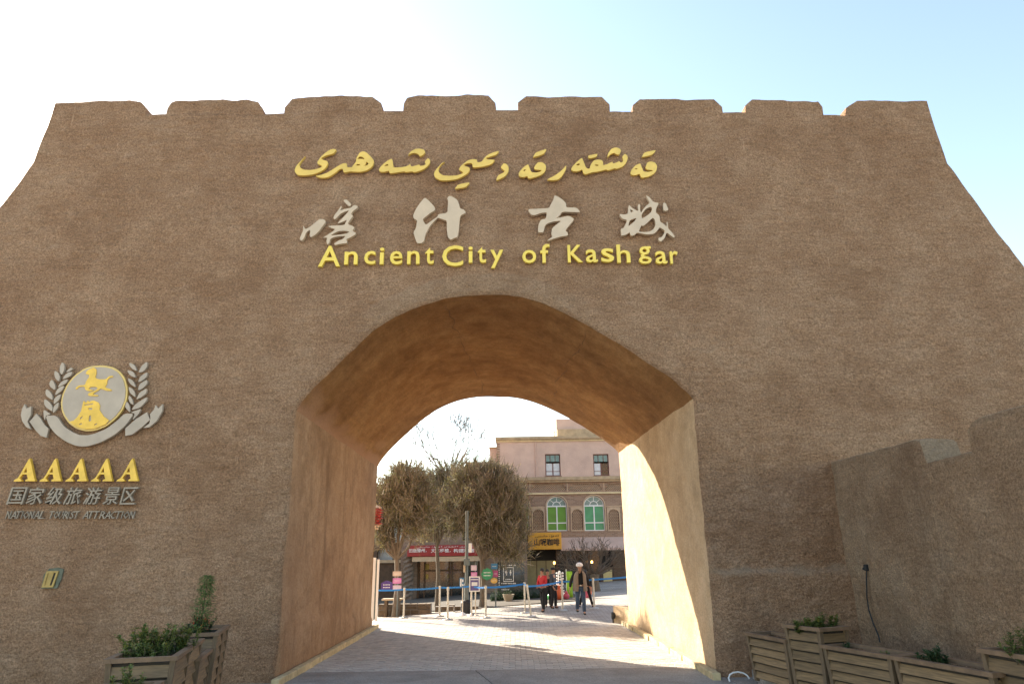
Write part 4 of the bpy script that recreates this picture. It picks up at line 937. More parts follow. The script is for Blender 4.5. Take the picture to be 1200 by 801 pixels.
for cx, hw, zb, zs, gm in wins:
    y = YA; f = .05
    W = MB(); W.prism(archout(cx, hw, zb, zs, rise=hw*.95), [archout(cx, hw-f, zb+f, zs, rise=hw*.95-f)], wall_fn(YA), -.15, -.07)
    W.box(cx-hw+f, cx+hw-f, y+.075, y+.15, zs-.04, zs+.03); W.box(cx-.035, cx+.035, y+.074, y+.148, zb+f, zs-.041)
    zm = zb+(zs-zb)*.32; W.box(cx-hw+f, cx-.036, y+.076, y+.146, zm-.03, zm+.03); W.box(cx+.036, cx+hw-f, y+.076, y+.146, zm-.03, zm+.03)
    n_ = 12; ri = hw*.42
    W.prism([(cx+ri*math.cos(math.pi*i/n_), zs+.031+ri*math.sin(math.pi*i/n_)) for i in range(n_+1)], [[(cx+(ri-.04)*math.cos(math.pi*i/n_), zs+.04+(ri-.05)*math.sin(math.pi*i/n_)) for i in range(n_+1)]], wall_fn(YA), -.145, -.08)
    for a_ in (math.pi/4, math.pi/2, 3*math.pi/4):
        c_, s_ = math.cos(a_), math.sin(a_); p, q = Vector((cx+ri*c_, y+.11, zs+.03+ri*s_)), Vector((cx+(hw-.02)*c_, y+.11, zs+(hw*.95-.02)*s_)); W.tube([p, q], .022, 4)
    o = link('arched_window', W, M_whitef, cafe)
    for xa, xb, za, zb_ in ((cx-hw+f, cx-.035, zb+f, zm-.03), (cx+.035, cx+hw-f, zb+f, zm-.03), (cx-hw+f, cx-.035, zm+.03, zs-.04), (cx+.035, cx+hw-f, zm+.03, zs-.04)):
        P = MB(); P.box(xa, xb, y+.11, y+.12, za, zb_); link('pane', P, gm, o)
    P = MB(); P.prism(archout(cx, hw-f, zs+.03, zs+.035, rise=hw*.95-f-.03), [], wall_fn(YA), -.13, -.12); link('fanlight', P, M_panep, o)
    m = MB(); m.prism(archout(cx, hw+.09, zb, zs, rise=hw*.95+.09), [archout(cx, hw+.001, zb-.001, zs, rise=hw*.95+.001)] if False else [], wall_fn(YA), 0, 0) if False else None
    rim_ = MB(); pts = [Vector((cx+(hw+.05)*math.cos(math.pi*i/16), YA-.02, zs+(hw*.95+.05)*math.sin(math.pi*i/16))) for i in range(17)]; rim_.tube([Vector((cx+hw+.05, YA-.02, zb))]+pts+[Vector((cx-hw-.05, YA-.02, zb))], .04, 5); link('window_surround', rim_, M_lattice, o)
hz = pbox(575, 592, 860, 593.2, YA)
m = MB(); xs_ = sorted([(cx-hw-.1, cx+hw+.1) for cx, hw, _, _, _ in wins]); x = Ms[0]
for c0_, c1_ in xs_+[(a1, a1)]:
    if c0_-x > .1: m = MB(); m.box(x, c0_, YA-.045, YA-.002, hz[2], hz[3]); link('impost_moulding', m, M_lattice, cafe)
    x = c1_
# ground floor
Gb = pbox(575, 624, 860, 640, YA); m = MB(); m.box(Gb[0], a1, YA-.02, YA+.3, Gb[2], Ms[2]-.001); link('fascia', m, M_brick, cafe)
cn = pbox(657, 633, 860, 641, YA-.8); m = MB()
m.add([(cn[0], YA-.021, cn[3]+.25), (a1, YA-.021, cn[3]+.25), (a1, YA-1.0, cn[2]), (cn[0], YA-1.0, cn[2]), (cn[0], YA-.021, cn[3]+.13), (a1, YA-.021, cn[3]+.13), (a1, YA-1.0, cn[2]-.12), (cn[0], YA-1.0, cn[2]-.12)],
      [(0, 1, 2, 3), (7, 6, 5, 4), (3, 2, 6, 7), (0, 3, 7, 4), (1, 5, 6, 2)]); link('canopy', m, M_pink, cafe)
zg = gzb
m = MB(); e = pbox(575, 640, 617, 705, YA); m.box(e[0], e[1], YA-.01, YA+.3, zg, Gb[2]-.001); link('brick_pier', m, M_brickdk, cafe)
e = pbox(618, 656.5, 651, 700, YA); m = MB(); m.box(e[0], e[1], YA+.02, YA+.12, zg, e[3]); link('khaki_panel', m, M_khaki, cafe)
for uu in (629, 640): 
    e2 = pbox(uu, 657, uu+.8, 700, YA); m = MB(); m.box(e2[0], e2[1], YA, YA+.019, zg, e[3]); link('batten', m, M_brownw, cafe)
e = pbox(652, 641, 704, 703, YA); m = MB(); m.box(e[0], e[1], YA+.1, YA+.3, zg, e[3]); link('glass_front', m, M_paned, cafe)
for uu in (652, 664, 677, 690, 703.5):
    e2 = pbox(uu, 641, uu+1.6, 703, YA); m = MB(); m.box(e2[0], e2[1], YA, YA+.099, zg, e2[3]); link('shopfront_post', m, M_brownw, cafe)
e = pbox(705.8, 664, 719.5, 699, YA); m = MB(); m.box(e[0], e[1], YA+.02, YA+.12, zg, e[3]); o = link('door', m, M_brownw, cafe)
e = pbox(707.5, 667, 717.8, 697, YA); m = MB(); m.box(e[0], e[1], YA, YA+.019, e[2], e[3]); link('door_panel', m, mat('pale_yellow_door_panel', (.55, .44, .2), .6, var=.12), o)
e = pbox(719.6, 641, 860, 703, YA); m = MB(); m.box(e[0], e[1], YA+.1, YA+.3, zg, e[3]); link('timber_front', m, M_brownw, cafe)
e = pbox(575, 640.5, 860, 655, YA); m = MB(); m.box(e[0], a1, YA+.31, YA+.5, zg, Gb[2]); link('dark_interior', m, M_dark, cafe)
# orange shop sign with its side face
q0 = pbox(621.5, 623.5, 658, 643.4, YA-1.2); sg = empty('orange_shop_sign', (q0[0], YA-1.2, q0[2]), 'orange box sign with black Chinese characters over the cafe entrance', 'sign')
m = MB(); m.bev(q0[0]-.13, q0[1], YA-1.2, YA-.03, q0[2], q0[3], b=.02); link('board', m, M_orange, sg)
fnS = lambda a, b, d: Vector((a, YA-1.2-d, b))
m = MB(); add_text(m, '山呢咖啡', fnS, pbox(626, 630.5, 655.8, 639, YA-1.2), .02, bold=.02, d0=.003, res=1); link('lettering', m, M_ink, sg)
m = MB(); add_text(m, 'ﻰﺴﯩﻧﺎﺧ ﻩﯟﮬﻪﻗ', fnS, pbox(627, 626, 655, 629.6, YA-1.2), .01, d0=.003, res=1); add_text(m, 'COFFEE', fnS, pbox(641, 640.2, 653, 641.6, YA-1.2), .01, d0=.003, res=1) if False else None; link('small_lettering', m, M_ink, sg)
M_bulb = mat('warm_lamp_glass', (1, .45, .12), .4, emit=4)
for u, v in ((649.6, 659), (693.5, 658)):
    p = onY(u, v, YA-1.3); t = empty('pendant_lamp', p, 'small glowing orange lamp hanging under the canopy, %s' % ('above the person in the dark hooded jacket' if u < 660 else 'among the bare twigs on the right'), 'lamp', 'lamps under the cafe canopy')
    m = MB(); m.ball(p, .06, .06, .08, 8); link('bulb', m, M_bulb, t, smooth=1); m = MB(); m.tube([p+Vector((0, 0, .08)), p+Vector((0, 0, .75))], .008, 4); link('flex', m, M_black, t)
# roof room, small side block and railing
e = pbox(652, 489.5, 840, 511, YA+3); rb = empty('rooftop_room', (e[0], YA+3, e[2]), 'plain pink block standing on the roof of the cafe building', 'rooftop room')
m = MB(); m.box(e[0], e[1], YA+3, YA+7, e[2]-.6, e[3]); link('wall', m, M_pink, rb); e3 = pbox(653, 500.5, 840, 511, YA+2.9)
m = MB(); m.box(e3[0], e3[1], YA+2.6, YA+2.99, e3[2]-.5, e3[3]-.1); link('parapet', m, M_cornice, rb)
e = pbox(649.6, 504, 650.6, 511, YA+2); m = MB(); m.tube([(e[0], YA+2, e[2]-.4), (e[0], YA+2, e[3])], .02, 5); m.tube([(e[0]-.15, YA+2, e[3]-.12), (e[0]+.15, YA+2, e[3]-.12)], .012, 5)
link('rooftop_aerial', m, M_polegrey, None, 'little thin aerial on the roof edge beside the plain pink rooftop block', 'aerial')
e = pbox(574, 525, 584, 546, YA+.6); sb_ = empty('side_block', (e[0], YA+.6, e[2]), 'narrow beige block stepping down from the left end of the pink building', 'building')
m = MB(); m.box(e[0], e[1], YA+.6, YA+6, 0, e[3]); link('wall', m, M_pink, sb_); m = MB(); m.box(e[0]-.05, e[1]-.01, YA+.5, YA+6, e[3], e[3]+.08); link('coping', m, M_cornice, sb_)
rl = empty('rooftop_railing', onY(560, 545, YA+1), 'thin grey metal railing on the flat roof left of the pink building', 'railing')
P_ = lambda u, v: onY(u, v, YA+1)
for u, vt in ((547.5, 523.5), (549.5, 524.5), (560.5, 529), (573.5, 532.5)):
    m = MB(); b = P_(u, 548); t_ = P_(u, vt); m.tube([b, Vector((b.x, b.y, t_.z))], .022, 5); link('post', m, M_polegrey, rl)
for (ua, va, ub, vb) in ((547.5, 524, 574.5, 533), (547.5, 531, 574.5, 538), (549, 540, 574.5, 543)):
    m = MB(); m.tube([P_(ua, va), P_(ub, vb)], .018, 5); link('rail', m, M_polegrey, rl)

# the lower shop building on the left
YS = 38.0
shop = empty('brown_shop_building', onY(530, 715, YS), 'lower brown building with a dark glazed shop entrance under a red sign, behind the trees', 'building')
e = pbox(471, 572, 617, 660, YS); gz = GZ(-4, YS)-.2; x0s, x1s, zts = e[0], e[1], e[3]
wn = [rect(502.5, 590, 513.5, 635, YS), rect(541.5, 594, 563, 633.5, YS)]
ent = rect(488, 657, 562, 716, YS)
zb_e = gz
ent = [(ent[0][0], gz-.01), (ent[1][0], gz-.01), (ent[1][0], ent[2][1]), (ent[0][0], ent[2][1])]
m = MB(); m.prism([(x0s, gz), (ent[0][0], gz), (ent[0][0], ent[2][1]), (ent[1][0], ent[2][1]), (ent[1][0], gz), (x1s, gz), (x1s, zts), (x0s, zts)], wn, wall_fn(YS), -.3, 0); link('wall', m, M_brickdk, shop)
m = MB(); m.box(x0s, x1s, YS+.5, YS+3.5, gz, zts-.1); link('building_core', m, M_dark, shop)
m = MB(); m.box(x0s-.1, x1s, YS-.12, YS+3.6, zts, zts+.14); link('parapet_coping', m, M_cornice, shop)
i = 0; x = x0s
for rc in wn:
    (xa, za), (xb, _), (_, zb_), _ = rc; W = MB(); f = .05
    W.box(xa, xb, YS+.08, YS+.16, za, za+f); W.box(xa, xb, YS+.08, YS+.16, zb_-f, zb_); W.box(xa, xa+f, YS+.08, YS+.16, za+f, zb_-f); W.box(xb-f, xb, YS+.08, YS+.16, za+f, zb_-f)
    xm = (xa+xb)/2; zm = za+(zb_-za)*.3; W.box(xm-.03, xm+.03, YS+.085, YS+.155, za+f, zb_-f); W.box(xa+f, xb-f, YS+.083, YS+.157, zm-.03, zm+.03)
    o = link('window', W, M_khaki, shop)
    for (p, q, r_, s_) in ((xa+f, xm-.03, za+f, zm-.03), (xm+.03, xb-f, za+f, zm-.03), (xa+f, xm-.03, zm+.03, zb_-f), (xm+.03, xb-f, zm+.03, zb_-f)):
        P = MB(); P.box(p, q, YS+.12, YS+.13, r_, s_); link('pane', P, M_paned, o)
ex0, ex1, ez = ent[0][0], ent[1][0], ent[2][1]
m = MB(); m.box(ex0, ex1, YS+.31, YS+.36, gz, ez); dr = link('glazed_entrance', m, M_paned, shop)
for u in (489.5, 497, 511, 526, 529, 543, 556, 561):
    wpx = 1.6 if u not in (489.5, 543) else 3.5
    e = pbox(u-wpx/2, 660, u+wpx/2, 715, YS+.2); m = MB(); m.box(e[0], e[1], YS+.2, YS+.309, gz, ez); link('door_post', m, M_brownw, shop)
e = pbox(496, 667, 543, 669, YS+.2); m = MB(); m.box(e[0], e[1], YS+.18, YS+.3, e[2], e[3]); link('transom', m, M_brownw, shop)
M_yposter = mat('yellow_notice', (.38, .30, .08), .6)
for (u0, v0, u1, v1) in ((498.5, 660, 503, 668), (499, 706, 507, 712), (524.5, 665, 527.6, 668), (524.5, 672, 527.6, 676.5), (499, 672, 502, 678)):
    e = pbox(u0, v0, u1, v1, YS+.3); m = MB(); m.box(e[0], e[1], YS+.295, YS+.3095, e[2], e[3]); link('notice', m, M_yposter, shop)
qe = pbox(546, 541, 584, 572, YS+.8)
m = MB(); m.box(qe[0], qe[1], YS+.8, YS+3, qe[2]-.3, qe[3]); link('roof_block', m, M_cornice, shop)
# twisted column
e = onY(477, 716, YS-.5); zt_ = onY(477, 652, YS-.5).z; m = MB(); nseg = 60; vs = []
for i in range(nseg+1):
    z = gz+(zt_-gz)*i/nseg
    for k in range(16):
        a = 2*math.pi*k/16+i*.16; r_ = .25+.045*math.cos(3*(a-i*.16*2)); vs.append((e.x+r_*math.cos(a), e.y+r_*math.sin(a), z))
m.add(vs, [(i*16+k, i*16+(k+1) % 16, (i+1)*16+(k+1) % 16, (i+1)*16+k) for i in range(nseg) for k in range(16)])
link('twisted_column', m, mat('carved_stone', (.17, .13, .10), .9, var=.25), shop, smooth=1)
# beige soffit and red sign
q = pbox(483, 651.6, 563, 657.2, YS-.9); m = MB(); m.box(q[0], q[1], YS-.9, YS-.01, q[2], q[3]); link('soffit', m, M_beige, shop)
qa, qb = onY(477, 651.5, YS-.95), onY(571, 651.5, YS-.95); zt2 = onY(510, 638.3, YS-.95).z; zb2 = onY(510, 651.3, YS-.95).z
rs = empty('red_shop_sign', (qa.x, YS-.95, zb2), 'long dark red sign with small white Chinese characters above the shop entrance', 'sign')
m = MB(); m.bev(qa.x, qb.x, YS-.95, YS-.03, zb2, zt2, b=.015); link('board', m, M_redsign, rs)
fnR = lambda a, b, d: Vector((a, YS-.95-d, b))
m = MB()
for s_, u0, u1 in (('旧居滕州，', 479.5, 500), ('文化移植，', 505, 528), ('构建和谐', 531.5, 556)): add_text(m, s_, fnR, pbox(u0, 642.3, u1, 647, YS-.95), .015, d0=.003, bold=.01, res=1)
link('lettering', m, M_whitepaint, rs)
m = MB(); rr = random.Random(2)
add_text(m, 'ﻰﺴﯩﻧﺎﺧ ﻩﯟﮬﻪﻗ ﺮﻪﻘﺸﻪﻗ ﻯﺮﯩﮭﻪﺷ', fnR, pbox(488, 639.2, 556, 641.4, YS-.95), .01, d0=.003, res=1); link('small_lettering', m, M_whitepaint, rs)
# pale arcaded building at the far left, behind the gate corner
YQ = 41.0; arc_b = empty('pale_arcade_building', onY(455, 700, YQ), 'pale blue-grey building with a dark arched opening, at the left edge behind the trees', 'building')
M_paleb = mat('pale_blue_render', (.42, .47, .48), .9, var=.12)
e = pbox(300, 596, 475, 636, YQ); m = MB(); m.box(e[0], e[1], YQ, YQ+2, e[2], e[3]); link('upper_wall', m, M_paleb, arc_b)
ab = pbox(300, 636, 475, 715, YQ); cx = onY(450.5, 660, YQ).x; hw = .45; zs = onY(450, 648, YQ).z
m = MB(); m.prism([(ab[0], gz), (ab[1], gz), (ab[1], ab[3]), (ab[0], ab[3])], [archout(cx, hw, onY(450, 656, YQ).z, zs, rise=.4)], wall_fn(YQ), -.3, 0); link('lower_wall', m, M_brownw, arc_b)
e = pbox(440, 638, 462, 660, YQ+.35); m = MB(); m.box(e[0], e[1], YQ+.35, YQ+.4, e[2], e[3]); link('arch_glass', m, M_paleb, arc_b)
e = pbox(300, 656.5, 475, 660, YQ); m = MB(); m.box(e[0], e[1], YQ-.2, YQ-.001, e[2], e[3]); link('ledge', m, M_beige, arc_b)

# ================================================================== low walls and dark sheet along the far edge of the plaza
YWm = 31.0
lw = empty('low_stone_wall', onG(520, 722), 'low dark rubble wall behind the left half of the blue belt barrier', 'wall')
def low_wall(x0, x1, y0, z1, root):
    rr = random.Random(int(x0*10)); x = x0; pr = 0
    z = GZ((x0+x1)/2, y0)-.15
    row = 0
    while z < z1-.03:
        h = rr.uniform(.12, .2); x = x0-rr.uniform(0, .2)
        while x < x1:
            w_ = rr.uniform(.2, .5); m = MB(); m.bev(max(x, x0)+.006, min(x+w_, x1)-.006, y0+rr.uniform(-.025, .02), y0+.35, z+.005, min(z+h, z1)-.005, b=.02)
            link('stone', m, M_stonewall, root); x += w_
        z += h; row += 1
    m = MB(); m.box(x0, x1, y0+.02, y0+.34, GZ(x0, y0)-.3, z1-.03); link('mortar', m, M_joint, root)
xa = onY(443, 710, 27.2).x; xb = onY(508, 710, 27.2).x; xc = onY(560, 710, 27.6).x
low_wall(xa, xb-.1, 27.2, onY(480, 707, 27.2).z, lw); low_wall(xb, xc, 27.7, onY(540, 709, 27.7).z, lw)
bn = onY(459, 703, 26.7); t = empty('beige_bench', bn, 'long low beige bench top in front of the rubble wall beside the first tree trunk', 'bench')
e = pbox(447, 701, 471, 703.2, 26.7); m = MB(); m.bev(e[0], e[1], 26.7, 27.1, e[2], e[3], b=.015); link('seat', m, M_beige, t)
for xx in (e[0]+.1, e[1]-.2):
    m = MB(); m.box(xx, xx+.1, 26.75, 27.05, GZ(xx, 26.7)-.02, e[2]); link('leg', m, M_stonewall, t)
bs = pbox(524.5, 708, 533, 709.6, 27.1); t = empty('stone_stool', (bs[0], 27.1, bs[2]), 'small grey stone seat slab on one leg behind the belt, before the shop doors', 'stool')
m = MB(); m.bev(bs[0], bs[1], 27.1, 27.4, bs[2], bs[3], b=.01); link('seat', m, M_slab, t); m = MB(); m.box(bs[0]+.2, bs[1]-.02, 27.15, 27.35, GZ(-2, 27.1)-.05, bs[2]); link('leg', m, M_slab, t)
# step and bench on the right
e = pbox(703, 700.5, 790, 705, 35); m = MB(); m.bev(e[0], e[1], 35, 35.6, e[2]-.5, e[2]+.1, b=.02); t = empty('dark_bench', (e[0], 35, e[2]), 'long dark timber bench by the cafe wall at the right', 'bench')
m = MB(); m.bev(e[0], e[1], 35, 35.5, e[3]-.09, e[3], b=.015); link('seat', m, M_brownw, t)
for xx in (e[0]+.1, e[0]+1.3, e[0]+2.5):
    m = MB(); m.box(xx, xx+.12, 35.05, 35.45, GZ(xx, 35)-.02, e[3]-.09); link('leg', m, M_brownw, t)

# dark sheet added over the paving, deepening the shaded strip before the shops
m = MB(); bx_ = frange(-12, 2.6, 1.2); by_ = frange(28.1, 41.9, 1.2)
m.add([(x, y, GZ(x, y)+.03+.02*noise.noise(Vector((x, y, 0)))) for y in by_ for x in bx_], [(j*len(bx_)+i, j*len(bx_)+i+1, (j+1)*len(bx_)+i+1, (j+1)*len(bx_)+i) for j in range(len(by_)-1) for i in range(len(bx_)-1)])
link('dark_ground_sheet', m, mat('dark_sheet_brown', (.075, .06, .045), .95, var=.35, scale=3, bump=.02, bscale=8), None, kind='structure')
# ================================================================== trees
M_bark = mat('grey_brown_bark', (.16, .125, .09), .95, var=.3, scale=8, stretch=(4, 4, 1), bump=.02, bscale=14)
M_twig = mat('dry_brown_twigs', (1, 1, 1), .9, var=.25, scale=2, tonecols=[(.15, .12, .085), (.27, .22, .16), (.38, .32, .24)])
M_olive = mat('dry_olive_leaves', (1, 1, 1), .8, var=.35, scale=1.3, tonecols=[(.08, .085, .032), (.19, .18, .065), (.34, .30, .11), (.52, .46, .19)])
def translucent(m_, k=.45):
    t_ = m_.node_tree; b_ = t_.nodes['Principled BSDF']; o_ = t_.nodes['Material Output']; tr_ = t_.nodes.new('ShaderNodeBsdfTranslucent'); mx_ = t_.nodes.new('ShaderNodeMixShader'); mx_.inputs[0].default_value = k
    t_.links.new(b_.inputs['Base Color'].links[0].from_socket, tr_.inputs[0]); t_.links.new(b_.outputs[0], mx_.inputs[1]); t_.links.new(tr_.outputs[0], mx_.inputs[2]); t_.links.new(mx_.outputs[0], o_.inputs[0])
translucent(M_olive); translucent(M_leafy, .3); translucent(M_leafdk, .25); translucent(M_leafsp, .3)
M_bare = mat('dark_twigs', (.16, .125, .10), .9, var=.2)
def grow(m, p, d, l, r, depth, rr, ends, spread=.5, up=.15, nseg=3, taper=.7, kids=(2, 3), minr=.006):
    pts = [p]; dd = d.copy(); q = p.copy()
    for i in range(nseg): dd = (dd+rv(rr)*.13+Vector((0, 0, up*.25))).normalized(); q = q+dd*l/nseg; pts.append(q.copy())
    m.tube(pts, [max(minr, r*(1-(1-taper)*i/nseg)) for i in range(nseg+1)], 6 if r > .03 else 4, tone=rr.random(), cap=False)
    if depth == 0: ends.append((q, dd)); return
    for k in range(rr.randint(*kids)):
        nd = (dd+rv(rr)*spread+Vector((0, 0, up))).normalized(); st = pts[-1] if k == 0 else pts[-1-rr.randint(0, 1)]
        grow(m, st, nd, l*rr.uniform(.62, .85), r*taper*rr.uniform(.6, .85), depth-1, rr, ends, spread, up, nseg, taper, kids, minr)
def shaggy_tree(base, trunk_top, crown, name, label, seed, nleaf, tr=.16, group=None):
    """crown: list of (centre, rx, ry, rz) lumps"""
    rr = random.Random(seed); t = empty(name, base, label, 'tree', group); T = MB(); ends = []
    b = Vector(base); tt = Vector(trunk_top)
    T.tube([b-Vector((0, 0, .1)), b+Vector((0, 0, .15)), b.lerp(tt, .5)+Vector((.06, 0, 0)), tt], [tr*1.35, tr*1.05, tr*.85, tr*.7], 10)
    for c, rx, ry, rz in crown:
        c = Vector(c); mid = tt.lerp(c, .45)+rv(rr)*.15; T.tube([tt, mid, c], [tr*.55, tr*.4, tr*.18], 7)
        for k in range(7):
            d = rv(rr); e_ = c+Vector((d.x*rx, d.y*ry, abs(d.z)*rz))*.75; st = mid.lerp(c, rr.random()); T.tube([st, (st+e_)/2+rv(rr)*.1, e_], [tr*.22, tr*.12, .012], 5)
    link('trunk', T, M_bark, t, smooth=1)
    tw = MB(); lf = MB(); tot = sum(rx*ry*rz for _, rx, ry, rz in crown)
    for c, rx, ry, rz in crown:
        c = Vector(c); n = int(nleaf*rx*ry*rz/tot); cl = []
        for k in range(max(24, n//110)):
            d = rv(rr); f = abs(rr.gauss(.62, .30)); cl.append((c+Vector((d.x*rx, d.y*ry, d.z*rz))*f, rr.uniform(.12, .34), max(0, min(1, rr.gauss(.5, .22)))))
        for k in range(int(n*.27)):                       # fine sprays: upright in the upper half, drooping below
            q, sp_, tn_ = rr.choice(cl); p = q+rv(rr)*sp_*1.3*rr.random(); up_ = 1 if rr.random() < .7 else -.5
            d = (Vector((0, 0, up_))+rv(rr)*.8+(p-c).normalized()*.45).normalized(); L_ = rr.uniform(.15, .6)
            s = d.orthogonal().normalized()*.006; tw.add([p-s, p+s, p+d*L_*.5+rv(rr)*.03, p+d*L_], [(0, 1, 2), (1, 3, 2)], rr.random())
            for h_ in range(2):
                e_ = p+d*L_*rr.uniform(.3, 1); dd_ = rv(rr); ss_ = rr.uniform(.025, .05); a_ = dd_.orthogonal().normalized()*ss_*.3
                lf.add([e_, e_+dd_*ss_*.5+a_, e_+dd_*ss_, e_+dd_*ss_*.5-a_], [(0, 1, 2, 3)], max(0, min(1, rr.gauss(tn_, .2))))
        for k in range(int(n*.70)):
            q, sp_, tn_ = rr.choice(cl); p = q+rv(rr)*sp_*rr.random()**.6; d = rv(rr); d.z = d.z*.5-.15; s = rr.uniform(.03, .062)
            a = d.orthogonal().normalized()*s*.34; lf.add([p, p+d*s*.5+a, p+d*s, p+d*s*.5-a], [(0, 1, 2, 3)], max(0, min(1, rr.gauss(tn_, .18))))
        for k in range(int(10*rx)):                  # dry shoots standing above the crown
            p = c+Vector((rr.uniform(-rx, rx)*.8, rr.uniform(-ry, ry)*.6, rz*rr.uniform(.6, .9))); h_ = rr.uniform(.3, .75); q = p+Vector((rr.gauss(0, .06), 0, h_)); tw.tube([p, (p+q)/2+rv(rr)*.02, q], [.012, .009, .005], 3, tone=.1, cap=False)
            for z_ in range(10): e_ = p.lerp(q, rr.uniform(.3, 1)); lf.add([e_, e_+rv(rr)*.05, e_+rv(rr)*.06], [(0, 1, 2)], rr.random()*.3)
    link('twigs', tw, M_twig, t); link('crown', lf, M_olive, t)
def sh_tree(Y, ub, vb, top, lumps, tr, label, seed, nleaf):
    b = onY(ub, vb, Y); b.z = GZ(b.x, b.y); k = Y/32.5
    return b, shaggy_tree(b, onY(*top, Y), [(onY(u, v, Y+dy), rx*k, ry*k, rz*k) for u, v, dy, rx, ry, rz in lumps], 'shaggy_tree', label, seed, nleaf, tr=tr, group='shaggy half-bare trees on the plaza')
g1, _ = sh_tree(26.5, 463, 722, (465, 655), [(462, 592, 0, 1.0, 1.2, 1.1), (484, 570, 0, 1.15, 1.3, .95), (448, 615, 0, .65, .9, .75), (492, 600, 0, 1.0, 1.2, .75), (470, 562, 0, .9, .9, .6), (447, 585, 0, .5, .7, .7), (450, 632, 0, .5, .6, .5), (486, 622, 0, .7, .7, .4)], .12, 'shaggy olive-brown tree nearest the left passage wall, its trunk beside the purple sign', 11, 42000)
g3, _ = sh_tree(30.5, 512, 717, (512, 640), [(515, 590, 0, 1.5, 1.2, 1.1), (530, 568, 0, 1.3, 1.2, .9), (513, 614, 0, 1.2, .9, .6), (505, 567, 0, .9, 1, .7), (535, 605, 0, 1.0, .9, .7)], .10, 'shaggy brown tree in the middle of the left-hand trees, above the red sign', 12, 42000)
g2, _ = sh_tree(28.5, 566, 718, (565, 655), [(560, 580, 0, 1.4, 1.3, 1.15), (585, 595, 0, 1.35, 1.3, 1.35), (575, 562, 0, 1.1, 1.1, .75), (592, 632, 0, .95, 1.0, .85), (548, 608, 0, 1.0, 1.1, .7), (607, 622, 0, .5, .7, .85), (580, 634, 0, .9, .8, .5), (545, 560, 0, .7, .8, .5), (535, 590, 0, .8, .9, .8), (600, 646, 0, .75, .7, .4), (562, 552, 0, .5, .6, .35), (598, 570, 0, .6, .6, .4)], .14, 'largest shaggy olive tree, right of the lamp pole and overlapping the brick building', 13, 76000)
# bare tree beyond the roofs
P = lambda u, v, dy=0: onY(u, v, 32.5+dy)
bt = P(527, 716, 13); bt.z = 0
rr = random.Random(21); tb = empty('bare_tree', bt, 'tall leafless tree rising behind the shaggy trees left of the rooftop railing', 'tree'); m = MB(); ends = []
top = P(526, 560, 13); m.tube([bt, bt.lerp(top, .5), top], [.2, .15, .10], 8); link('trunk', m, M_bare, tb, smooth=1)
m = MB()
for k in range(8):
    d = Vector((rr.uniform(-.85, .85), rr.uniform(-.5, .5), 1)).normalized(); grow(m, top-Vector((0, 0, rr.uniform(0, .5))), d, 1.5, .07, 5, rr, ends, spread=.55, up=.14, kids=(2, 3), minr=.010)
for p, d in ends:
    for k in range(2):
        q = p-d*rr.random()*.5; m.add([q, q+rv(rr)*.035, q+rv(rr)*.04], [(0, 1, 2)])
link('branches', m, M_bare, tb)
# upright dry shoots standing above the shaggy crowns
# pruned bare tree in front of the cafe
pt = onG(699, 707); pt = onY(699, 706, 33.5); pt.z = GZ(pt.x, pt.y); tt = onY(697, 674, 33.5)
rr = random.Random(31); tb = empty('pollarded_tree', pt, 'leafless pollarded tree with a thick trunk, before the cafe, right of the man', 'tree'); m = MB(); ends = []
m.tube([pt-Vector((0, 0, .1)), pt+Vector((0, 0, .2)), pt.lerp(tt, .6), tt, tt+Vector((0, 0, .1))], [.26, .2, .17, .24, .16], 10); link('trunk', m, M_bark, tb, smooth=1)
m = MB()
for k in range(17):
    g = 2*math.pi*k/17+rr.uniform(-.2, .2); d = Vector((math.cos(g)*1.0, math.sin(g)*.7, rr.uniform(.12, .85))).normalized(); grow(m, tt+d*.1, d, .66, .05, 4, rr, ends, spread=.6, up=.10, kids=(2, 3), minr=.008)
link('branches', m, mat('pruned_twigs', (.13, .10, .075), .9, var=.25), tb)

# ================================================================== posts, signs, barrier
GS = 'barrier posts with the blue belt'
def stanchion_proto():
    t = empty('barrier_post', (0, 0, 0), 'x', 'barrier post', GS)
    m = MB(); m.lathe((0, 0, 0), [(.17, 0), (.17, .012), (.15, .03), (.04, .045), (.03, .06)], 20); link('base', m, M_steel, t, world=False, smooth=1)
    m = MB(); m.tube([(0, 0, .05), (0, 0, .9)], .032, 12); link('pole', m, M_steel, t, world=False, smooth=1)
    m = MB(); m.tube([(0, 0, .9), (0, 0, .985)], .042, 12); m.tube([(0, 0, .985), (0, 0, 1.0)], .03, 12); link('belt_head', m, M_steel, t, world=False, smooth=1); return t
SP = [(473, 724, 'barrier post furthest left, in front of the first tree trunk'), (515, 722, 'barrier post just left of the thin post nearest the shop doors'), (524.6, 726, 'barrier post nearest the shop doors, standing slightly forward of its neighbours'),
      (552.5, 720.5, 'barrier post behind the left leg of the purple poster stand'), (569.3, 724, 'barrier post directly under the green signboard'), (615.3, 718, 'upright barrier post just left of the leaning one'), (622.5, 722.3, 'leaning barrier post where the belt bends'),
      (659.5, 715, 'barrier post left of the walking man'), (696.5, 712.5, 'barrier post right of the walking man, in front of the pollarded tree')]
pos = []; pr0 = stanchion_proto()
for i, (u, v, lb) in enumerate(SP):
    t = pr0 if i == 0 else copy_tree(pr0)
    p = onG(u, v); t.location = p; t['label'] = lb
    if i == 6: t.rotation_euler = (0, R(-7), 0)
    pos.append(p+(Vector((-.11, 0, .93)) if i == 6 else Vector((0, 0, .94))))
bpts = [onY(440, 699.5, pos[0].y+.1)]+[pos[i] for i in (0, 1, 3, 4, 5, 6, 7, 8)]+[Vector((pos[8].x+2.6, pos[8].y+.9, pos[8].z+.18))]
bpts[0].z = pos[0].z-.02
